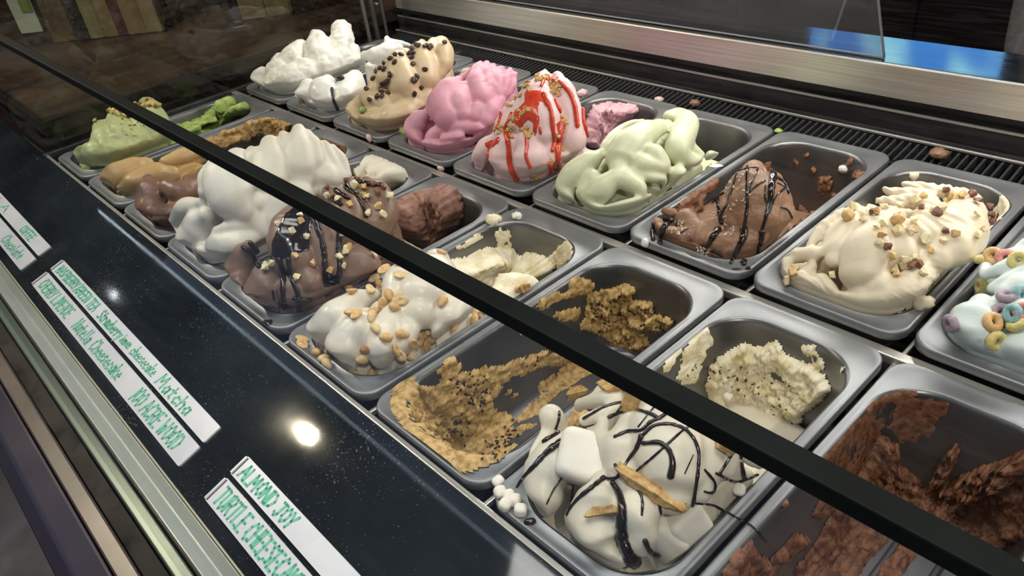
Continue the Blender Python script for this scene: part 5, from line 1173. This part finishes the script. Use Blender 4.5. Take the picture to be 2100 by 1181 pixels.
# ------------------------------------------------------------------ name tags on the ledge
FONT = {  # single-stroke letters on a 0..1 x 0..1 cell: list of polylines
 'A': [[(0,0),(.45,1),(.9,0)],[(.18,.4),(.72,.4)]], 'B': [[(0,0),(0,1),(.6,.95),(.7,.75),(.5,.55),(0,.5)],[(.5,.52),(.8,.3),(.6,.05),(0,0)]], 'C': [[(.8,.85),(.45,1),(.1,.7),(.05,.3),(.35,0),(.8,.12)]],
 'D': [[(0,0),(0,1),(.5,.95),(.85,.55),(.6,.1),(0,0)]], 'E': [[(.8,1),(.05,1),(.05,0),(.8,0)],[(.05,.52),(.65,.52)]], 'F': [[(.8,1),(.05,1),(.05,0)],[(.05,.52),(.6,.52)]], 'G': [[(.8,.85),(.45,1),(.1,.7),(.05,.3),(.35,0),(.75,.1),(.78,.45),(.5,.45)]],
 'H': [[(0,0),(0,1)],[(.75,0),(.75,1)],[(0,.5),(.75,.5)]], 'I': [[(.3,0),(.3,1)]], 'J': [[(.2,1),(.9,1)],[(.6,1),(.55,.2),(.3,0),(.05,.2)]], 'K': [[(0,0),(0,1)],[(.75,1),(.05,.45),(.8,0)]], 'L': [[(.05,1),(.05,0),(.75,0)]],
 'M': [[(0,0),(.1,1),(.45,.4),(.8,1),(.95,0)]], 'N': [[(0,0),(.05,1),(.75,0),(.8,1)]], 'O': [[(.45,1),(.1,.75),(.08,.3),(.4,0),(.78,.25),(.8,.7),(.45,1)]], 'P': [[(.05,0),(.05,1),(.6,.95),(.75,.72),(.55,.48),(.05,.45)]],
 'R': [[(.05,0),(.05,1),(.6,.95),(.75,.72),(.55,.5),(.05,.48)],[(.35,.48),(.8,0)]], 'S': [[(.75,.88),(.4,1),(.1,.8),(.35,.55),(.7,.35),(.6,.05),(.05,.08)]], 'T': [[(0,1),(.85,1)],[(.42,1),(.42,0)]], 'U': [[(.05,1),(.05,.3),(.35,0),(.7,.25),(.75,1)]],
 'V': [[(0,1),(.4,0),(.8,1)]], 'W': [[(0,1),(.2,0),(.45,.6),(.7,0),(.95,1)]], 'Y': [[(0,1),(.4,.5),(.8,1)],[(.4,.5),(.3,0)]], '/': [[(.1,-.1),(.5,1.1)]], '1': [[(.3,0),(.35,1)]], '0': [[(.45,1),(.1,.75),(.08,.3),(.4,0),(.75,.25),(.78,.7),(.45,1)]], ',': [[(.2,.08),(.1,-.15)]],
 'a': [[(.6,.5),(.3,.6),(.05,.3),(.25,0),(.6,.2),(.6,.55),(.62,0)]], 'b': [[(.1,1),(.1,0),(.5,.05),(.65,.35),(.4,.6),(.1,.45)]], 'c': [[(.6,.5),(.3,.6),(.05,.3),(.25,0),(.62,.1)]], 'e': [[(.08,.32),(.6,.36),(.4,.6),(.08,.4),(.12,.08),(.6,.06)]], 'h': [[(.05,1),(.05,0)],[(.05,.4),(.35,.6),(.55,.45),(.58,0)]],
 'k': [[(.05,1),(.05,0)],[(.55,.6),(.08,.28),(.6,0)]], 'l': [[(.2,1),(.2,.1),(.35,0)]], 'm': [[(.0,.6),(.0,0)],[(0,.45),(.25,.6),(.38,.4),(.38,0)],[(.38,.45),(.62,.6),(.78,.4),(.78,0)]], 'n': [[(.05,.6),(.05,0)],[(.05,.42),(.35,.6),(.58,.42),(.6,0)]], 'o': [[(.35,.6),(.08,.4),(.12,.08),(.45,.02),(.62,.3),(.35,.6)]],
 'r': [[(.08,.6),(.08,0)],[(.08,.4),(.3,.6),(.55,.52)]], 's': [[(.55,.52),(.28,.6),(.1,.45),(.5,.22),(.4,.02),(.05,.06)]], 't': [[(.3,.95),(.28,.1),(.5,0)],[(.05,.62),(.55,.62)]], 'u': [[(.05,.6),(.08,.1),(.4,.02),(.6,.2),(.6,.6),(.62,0)]], 'w': [[(0,.6),(.2,0),(.4,.45),(.6,0),(.8,.6)]], 'y': [[(.05,.6),(.3,.1)],[(.62,.6),(.1,-.35)]], ' ': []}
def stroke(mb, pts, wd, to3):
    pts = [np.array(p, float) for p in pts]
    for a, b in zip(pts[:-1], pts[1:]):
        d = b - a; L = np.linalg.norm(d)
        if L < 1e-9: continue
        t = d / L; n = np.array([-t[1], t[0]]) * wd / 2; ov = t * wd * 0.3
        mb.add([to3(a - n - ov), to3(b - n + ov), to3(b + n + ov), to3(a + n - ov)], [(0, 1, 2, 3)])
    for p in pts:
        mb.add([to3(p + wd / 2 * np.array([math.cos(2 * math.pi * k / 10), math.sin(2 * math.pi * k / 10)])) for k in range(10)], [tuple(range(10))])
TAGT = 0.0022
def lx(px): q = ledge_pt(*px, TAGT); return q[0]
def lb(px): q = ledge_pt(*px, TAGT); return float((q - L0) @ LU)
def name_tag(x0, x1, b0, b1, words, label):
    """x0..x1 along the ledge, b0 (lower) .. b1 (upper) up the slope; words = (text, start x, end x)"""
    base = L0 + LU * ((b0 + b1) / 2); root = empty('name_tag', ((x0 + x1) / 2, base[1], base[2]))
    tag(root, label, 'name tag', 'handwritten name tags on the ledge')
    def to3(x, b, h): return np.array([x, 0, 0]) + L0 * [0, 1, 1] + LU * b + LN * h
    out = rrect((x1 - x0) / 2, (b1 - b0) / 2, 0.0025, 48); cx, cb = (x0 + x1) / 2, (b0 + b1) / 2
    V = [to3(cx + p[0], cb + p[1], 0.0002) for p in out] + [to3(cx + p[0], cb + p[1], TAGT) for p in out]; n = 48
    mb = MB().add(V, [(i, (i + 1) % n, (i + 1) % n + n, i + n) for i in range(n)] + [tuple(range(n, 2 * n))]); mb.build('plate', M_TAG, root)
    lip = MB(); V = [to3(x, b, h) for x in (x0 + 0.0006, x0 + 0.003) for b in (b0 + 0.001, b1 - 0.001) for h in (TAGT, TAGT + 0.002)]
    lip.add(V, [(0, 1, 3, 2), (4, 6, 7, 5), (0, 4, 5, 1), (2, 3, 7, 6), (1, 5, 7, 3)]); lip.build('end_lip', M_TAG, root)
    ln = MB(); ln.add([to3(x, b, TAGT + 0.0003) for x, b in ((x0 + 0.0032, b0 + 0.001), (x0 + 0.0042, b0 + 0.001), (x0 + 0.0042, b1 - 0.001), (x0 + 0.0032, b1 - 0.001))], [(0, 1, 2, 3)]); tag(ln.build('black_line', M_INKB, root), 'black marker line')
    H = (b1 - b0); ink = MB(); r = random.Random(len(label))
    for text, xs, xe, *op in words:
        hh = op[0] if op else 0.62
        adv = [(0.5 if ch in ' ' else (0.55 if ch in 'Il1/,' else (1.15 if ch in 'MWm' else 0.95 if ch.isupper() or ch.isdigit() else 0.78))) for ch in text]
        k = (xe - xs) / sum(adv); xx = xs
        for ch, a in zip(text, adv):
            dy = r.uniform(-.03, .03) * H; sl = 0.18
            for pl in FONT[ch]:
                pts = [(xx + (p[0] * k * 0.92) + sl * p[1] * k * 0.5, b0 + H * (0.5 - hh / 2) + dy + p[1] * H * hh) for p in pl]
                stroke(ink, pts, 0.0020 if k < 0.009 else 0.0027, lambda q: to3(q[0], q[1], TAGT + 0.0004))
            xx += a * k
    if ink.V: tag(ink.build('lettering', M_INK, root), 'green marker handwriting')
    return root
UT, UB = lb((128, 535)), lb((417, 908)); UT = (UT + lb((455, 872))) / 2; LT_, LB = lb((409, 915)), lb((370, 954)); LB = (LB + lb((63, 586))) / 2
xa, xb = lx((113, 546)), lx((436, 890)); W_ = xb - xa
za = lambda x, y: lx((60 + x / 4.92, 530 + y / 4.92)); zb = lambda x, y: lx((220 + x / 4.54, 700 + y / 4.54))
name_tag(xa, xb, UB, UT, [('RASPBERRY/GREEN TEA', za(290, 110), za(690, 500), .6), ('Strawberry', za(700, 570), za(930, 790), .62), ('lemon', lx((254, 690)), lx((271, 708)), .5), ('cheesecake', lx((275, 714)), lx((322, 764)), .6), ('Matcha', zb(480, 350), zb(790, 650), .66)],
         'white tag handwritten RASPBERRY/GREEN TEA, Strawberry, cheesecake and Matcha in green')
x2a = lx((75, 575)); x2b = lx((390, 934))
name_tag(x2a, x2b, LB, LT_, [('CHERRY LIMEADE', za(100, 270), za(390, 590), .6), ('Nutella', za(430, 690), za(610, 840), .62), ('Cheesecake', za(620, 880), za(940, 1180), .62), ('100 ACRE WOOD', zb(235, 490), zb(690, 950), .66)],
         'white tag handwritten CHERRY LIMEADE, Nutella Cheesecake and 100 ACRE WOOD in green')
zt = lambda x, y: lx((420 + x / 4.523, 920 + y / 4.523))
x3a = lx((492, 950)); name_tag(x3a, x3a + W_, UB, UT, [('ALMOND JOY', zt(330, 220), zt(850, 690), .64)], 'white tag handwritten ALMOND JOY in green')
x4a = lx((444, 998)); name_tag(x4a, x4a + W_, LB, LT_, [('TURTLE CHEESECAKE', zt(140, 420), zt(960, 1240), .66)], 'white tag handwritten TURTLE CHEESECAKE in green')
x5b = lx((87, 518)); zc_ = lambda x, y: lx((x / 5.908, 380 + y / 5.908))
name_tag(x5b - W_, x5b, UB, UT, [('VANILLA', zc_(-330, -90), zc_(70, 330), .6), ('COFFEE', zc_(210, 560), zc_(350, 690), .6)], 'white tag handwritten COFFEE in green')
x6b = lx((52, 546)); name_tag(x6b - W_, x6b, LB, LT_, [('Chocolate', zc_(20, 660), zc_(240, 890), .6)], 'white tag handwritten Chocolate in green')

# ------------------------------------------------------------------ beyond the side glass: wooden side counter with clear bins
M_SIDE = add_noise(mat('side_wood', '#3a2a22', 0.4), '#2d201a', '#4a372c', 5, stretch=(4, 0.6, 1), rough=(0.3, 0.5))
SZ = 0.045
sc = MB().box((-1.6, -0.36, SZ - 0.03), (-0.07, 1.6, SZ)); root = empty('side_counter', (-0.8, 0.4, FLOORZ)); tag(root, 'dark brown wooden counter beyond the side glass', 'counter')
sc.build('counter_top', M_SIDE, root, bev=0.002)
MB().box((-1.55, -0.35, FLOORZ + 0.001), (-0.1, 1.55, SZ - 0.031)).build('counter_body', M_SIDE, root)
def bin_box(pa, pb, depth, h, label, nm='clear_bin'):
    a = onz(*pa, SZ); b = onz(*pb, SZ); t = (b - a)[:2]; L = np.linalg.norm(t); t /= L; n = np.array([-t[1], t[0]])
    if n @ (CAM[:2] - a[:2]) > 0: n = -n
    r = empty(nm, (a[0], a[1], SZ)); tag(r, label, 'bin', 'clear bins on the side counter')
    def w(s, d, z): return (a[0] + t[0] * s + n[0] * d, a[1] + t[1] * s + n[1] * d, SZ + z)
    def bx(s0, s1, d0, d1, z0, z1): return MB().add([w(s, d, z) for s, d, z in ((s0,d0,z0),(s1,d0,z0),(s1,d1,z0),(s0,d1,z0),(s0,d0,z1),(s1,d0,z1),(s1,d1,z1),(s0,d1,z1))], [(0,3,2,1),(4,5,6,7),(0,1,5,4),(1,2,6,5),(2,3,7,6),(3,0,4,7)])
    q = 0.003
    bx(0, L, 0, q, 0.001, h).build('front_wall', M_ACRYL, r); bx(0, L, depth - q, depth, 0.001, h).build('rear_wall', M_ACRYL, r)
    bx(0, q, q, depth - q, 0.001, h).build('end_wall', M_ACRYL, r); bx(L - q, L, q, depth - q, 0.001, h).build('end_wall', M_ACRYL, r)
    return r, bx, L
M_BLK = {k: add_noise(mat('wood_block_' + k, a, 0.6), a, b, 8, stretch=(6, 6, 0.8)) for k, a, b in (('tan', '#a98f66', '#bea67c'), ('brown', '#80664a', '#957a5a'), ('red', '#5b3a30', '#6d493c'), ('dark', '#3d3a35', '#4d4a44'), ('pale', '#b5a27c', '#c8b692'))}
r1, bx1, L1 = bin_box((55, 97), (342, 66), 0.16, 0.24, 'clear acrylic bin full of upright wooden pieces with a green label')
fr = [(0.19, .36, 'brown'), (.36, .46, 'dark'), (.46, .56, 'pale'), (.56, .66, 'tan'), (.66, .73, 'red'), (.73, .86, 'tan'), (.86, .97, 'pale')]
for s0, s1, k in fr:
    o = bx1(L1 * s0, L1 * s1 - 0.001, 0.006, 0.03, 0.002, 0.23).build('wooden_piece', M_BLK[k], None, bev=0.001)
    tag(o, f'upright {k} wooden piece in the clear bin by the label' if k not in ('tan', 'pale') else f'upright {k} wooden piece standing in the clear bin', 'wooden piece', 'wooden pieces in the clear bins')
r2, bx2, L2 = bin_box((348, 64), (605, 30), 0.16, 0.24, 'clear acrylic bin holding only two broad tan wooden pieces')
for s0, s1, k in [(.58, .78, 'tan'), (.78, .97, 'tan')]:
    o = bx2(L2 * s0, L2 * s1 - 0.002, 0.006, 0.05, 0.002, 0.23).build('wooden_piece', M_BLK[k], None, bev=0.001); tag(o, 'broad tan wooden piece in the emptier clear bin', 'wooden piece', 'wooden pieces in the clear bins')
card = bx1(0.006, L1 * 0.17, -0.004, -0.001, 0.035, 0.2).build('label_card', add_noise(mat('label_paper', '#c9ccb4', 0.6), '#bfc2a9', '#d3d6c0', 6), r1); tag(card, 'pale paper label with a green leaf print')
lf = bx1(L1 * 0.09, L1 * 0.165, -0.0055, -0.0042, 0.085, 0.2).build('leaf_print', add_noise(mat('label_green', '#7f9450', 0.6), '#6f8645', '#93a862', 30), r1)

# ------------------------------------------------------------------ back of the shop
M_CAB = add_noise(mat('cabinet_dark', '#251c1e', 0.5), '#1e1719', '#302529', 4, stretch=(1, 1, .3))
cb = empty('back_cabinet', (0.5, 2.4, FLOORZ)); tag(cb, 'dark brown storage cabinet behind the server area', 'cabinet')
MB().box((-3.0, 2.2, FLOORZ + 0.001), (4.0, 2.6, 0.5)).build('body', M_CAB, cb)
for i in range(10):
    x0 = -3.0 + i * 0.7
    d = MB().box((x0 + 0.006, 2.18, FLOORZ + 0.06), (x0 + 0.694, 2.199, 0.49)).build('door', M_CAB, cb, bev=0.002)
    k = link('knob', ico(2, .016, .012, .016), mat('brass_knob', '#7c6647', 0.35, 0.8) if i == 0 else bpy.data.materials['brass_knob'], d); k.location = (x0 + 0.62, 2.168, 0.0)
wf = MB()  # frame for the added glowing pane
for lo, hi in (((0.09, 2.15, 0.502), (0.83, 2.2, 0.54)), ((0.09, 2.15, 0.79), (0.83, 2.2, 0.82)), ((0.09, 2.15, 0.54), (0.12, 2.2, 0.79)), ((0.80, 2.15, 0.54), (0.83, 2.2, 0.79))): wf.box(lo, hi)
wo = wf.build('glow_frame', M_CAB); wo['kind'] = 'structure'
mw = mat('blue_glow', '#2a4a70', 0.1, 0, 0.5, '#3f8fe0', 4.5)  # added blue glow, sized so that only the counter top reflects it
tcw = nn(mw, 'ShaderNodeTexCoord'); nw = nn(mw, 'ShaderNodeTexNoise'); nw.inputs['Scale'].default_value = 5; rw_ = nn(mw, 'ShaderNodeValToRGB')
rw_.color_ramp.elements[0].position = 0.45; rw_.color_ramp.elements[1].position = 0.62; rw_.color_ramp.elements[0].color = srgb('#3f86d8'); rw_.color_ramp.elements[1].color = srgb('#9fe0f0')
mw.node_tree.links.new(tcw.outputs['Object'], nw.inputs['Vector']); mw.node_tree.links.new(nw.outputs['Fac'], rw_.inputs['Fac']); mw.node_tree.links.new(rw_.outputs['Color'], mw.node_tree.nodes['Principled BSDF'].inputs['Emission Color'])
pw = MB().box((0.12, 2.185, 0.54), (0.80, 2.19, 0.79)).build('glow_pane', mw, wo)
# ceiling lamps
M_LAMPH = mat('lamp_housing', '#3a3a3a', 0.4, 0.6)
for i, (lx_, ly2, r_, g_, b_) in enumerate(LAMPS):
    t = empty('ceiling_lamp', (lx_, ly2, 1.598))
    tag(t, 'round recessed ceiling spot lamp', 'lamp', 'round ceiling spot lamps')
    n = 28; V = []; F = []
    for R0, z in ((0.055, 1.598), (0.055, 1.57), (0.040, 1.566), (0.036, 1.59)):
        for k in range(n): a = 2 * math.pi * k / n; V.append((lx_ + R0 * math.cos(a), ly2 + R0 * math.sin(a), z))
    for r0 in range(3):
        for k in range(n): F.append((r0 * n + k, r0 * n + (k + 1) % n, (r0 + 1) * n + (k + 1) % n, (r0 + 1) * n + k))
    link('housing', mesh(V, F), M_LAMPH, t)
    em = bpy.data.materials.new('lamp_glow'); em.use_nodes = True; b = em.node_tree.nodes['Principled BSDF']; b.inputs['Emission Color'].default_value = (r_, g_, b_, 1); b.inputs['Emission Strength'].default_value = 60
    V = [(lx_ + 0.034 * math.cos(2 * math.pi * k / n), ly2 + 0.034 * math.sin(2 * math.pi * k / n), 1.588) for k in range(n)]
    link('diffuser', mesh(V, [tuple(range(n))]), em, t, False)

# ------------------------------------------------------------------ person at work behind the counter
def skin(name, V, E, Rr, material, root_i=0, parent=None, sub=2):
    me = bpy.data.meshes.new(name); me.from_pydata([tuple(v) for v in V], E, []); me.update()
    o = bpy.data.objects.new(name, me); COL.objects.link(o)
    o.modifiers.new('s', 'SKIN'); o.modifiers.new('d', 'SUBSURF').levels = sub
    for i, r in enumerate(Rr):
        sv = me.skin_vertices[0].data[i]; sv.radius = r if isinstance(r, tuple) else (r, r); sv.use_root = (i == root_i)
    dg = bpy.context.evaluated_depsgraph_get(); m2 = bpy.data.meshes.new_from_object(o.evaluated_get(dg))
    o.modifiers.clear(); o.data = m2; m2.materials.clear(); m2.materials.append(material); m2.polygons.foreach_set('use_smooth', np.ones(len(m2.polygons), bool))
    if parent is not None: o.parent = parent; o.matrix_parent_inverse = Matrix.Translation(-Vector(parent.location))
    return o
PX, PY = 1.39, 1.06
def b_(x, y, z): return (PX + x, PY + y, FLOORZ + z)
SK = add_noise(mat('skin', '#b98a70', 0.5), '#b08068', '#c2947a', 20); GY = add_noise(mat('grey_knit', '#8f8d8c', 0.9), '#858382', '#9a9897', 90, bump=0.5, bscale=300)
DN = add_noise(mat('denim', '#3f4a63', 0.85), '#374158', '#4a5671', 120, bump=0.3, bscale=400); HR = add_noise(mat('hair_dark', '#2a1d17', 0.6), '#231812', '#35251d', 60)
pe = empty('person', (PX, PY, FLOORZ)); tag(pe, 'person in grey knit sweater and blue jeans behind the back counter', 'person')
BV = [b_(0,0,.93), b_(0,0,1.12), b_(0,0,1.32), b_(0,-.01,1.45), b_(0,-.03,1.52), b_(0,-.04,1.62), b_(0,-.02,1.68)]; BR = [(.15,.11), (.14,.10), (.15,.10), .06, (.075,.09), (.08,.095), (.05,.06)]; BE = [(i, i + 1) for i in range(6)]
for sx in (-1, 1):
    k = len(BV); BV += [b_(sx*.18,0,1.40), b_(sx*.245,.02,1.13), b_(sx*.235,-.04,.89), b_(sx*.23,-.055,.82)]; BR += [.058, .045, .032, (.038,.02)]; BE += [(2, k), (k, k+1), (k+1, k+2), (k+2, k+3)]
    for f in range(4): BV += [b_(sx*.232,-.085+.018*f,.77), b_(sx*.222,-.085+.018*f,.735 + .006*abs(f-1))]; BR += [.0095, .0085]; n = len(BV); BE += [(k+3, n-2), (n-2, n-1)]
    BV += [b_(sx*.225,-.10,.81), b_(sx*.215,-.115,.775)]; BR += [.011, .009]; n = len(BV); BE += [(k+3, n-2), (n-2, n-1)]
    k = len(BV); BV += [b_(sx*.095,0,.86), b_(sx*.10,.0,.50), b_(sx*.10,.03,.09), b_(sx*.11,-.12,.035)]; BR += [.085, .058, .042, (.045,.033)]; BE += [(0, k), (k, k+1), (k+1, k+2), (k+2, k+3)]
body = skin('body', BV, BE, BR, SK, 0, pe)
skin('nose', [b_(0,-.128,1.60), b_(0,-.142,1.585)], [(0, 1)], [.010, .012], SK, 0, pe, 1)
for sx in (-1, 1):
    e = link('eye', ico(2, .011, .008, .008), mat('eye_dark', '#2a2320', 0.2) if sx < 0 else bpy.data.materials['eye_dark'], pe); e.location = b_(sx*.033,-.118,1.615)
    e = link('ear', ico(2, .008, .02, .03), SK, pe); e.location = b_(sx*.088,-.03,1.60)
e = link('mouth', ico(2, .025, .008, .006), mat('lip', '#8f5a4c', 0.5), pe); e.location = b_(0,-.118,1.552)
skin('hair', [b_(0,-.06,1.70), b_(0,.0,1.71), b_(0,.05,1.64), b_(0,.06,1.55)], [(0,1),(1,2),(2,3)], [.06, .085, .085, .06], HR, 1, pe)
SV = [b_(0,0,.96), b_(0,0,1.14), b_(0,0,1.32), b_(0,-.01,1.43)]; SR = [(.185,.135), (.17,.125), (.172,.12), .085]; SE = [(0,1),(1,2),(2,3)]
for sx in (-1, 1): k = len(SV); SV += [b_(sx*.19,0,1.39), b_(sx*.25,.02,1.14), b_(sx*.238,-.03,.93)]; SR += [.075, .062, .05]; SE += [(2,k),(k,k+1),(k+1,k+2)]
skin('sweater', SV, SE, SR, GY, 0, pe)
JV = [b_(0,0,1.02), b_(0,0,.90)]; JR = [(.165,.12), (.16,.125)]; JE = [(0,1)]
for sx in (-1, 1): k = len(JV); JV += [b_(sx*.1,0,.80), b_(sx*.103,.0,.50), b_(sx*.102,.03,.12)]; JR += [.098, .074, .062]; JE += [(1,k),(k,k+1),(k+1,k+2)]
skin('jeans', JV, JE, JR, DN, 0, pe)
for sx in (-1, 1):
    e = skin('shoe', [b_(sx*.105,.05,.045), b_(sx*.11,-.06,.042), b_(sx*.115,-.16,.035)], [(0,1),(1,2)], [.045, .045, .034], HR, 0, pe)
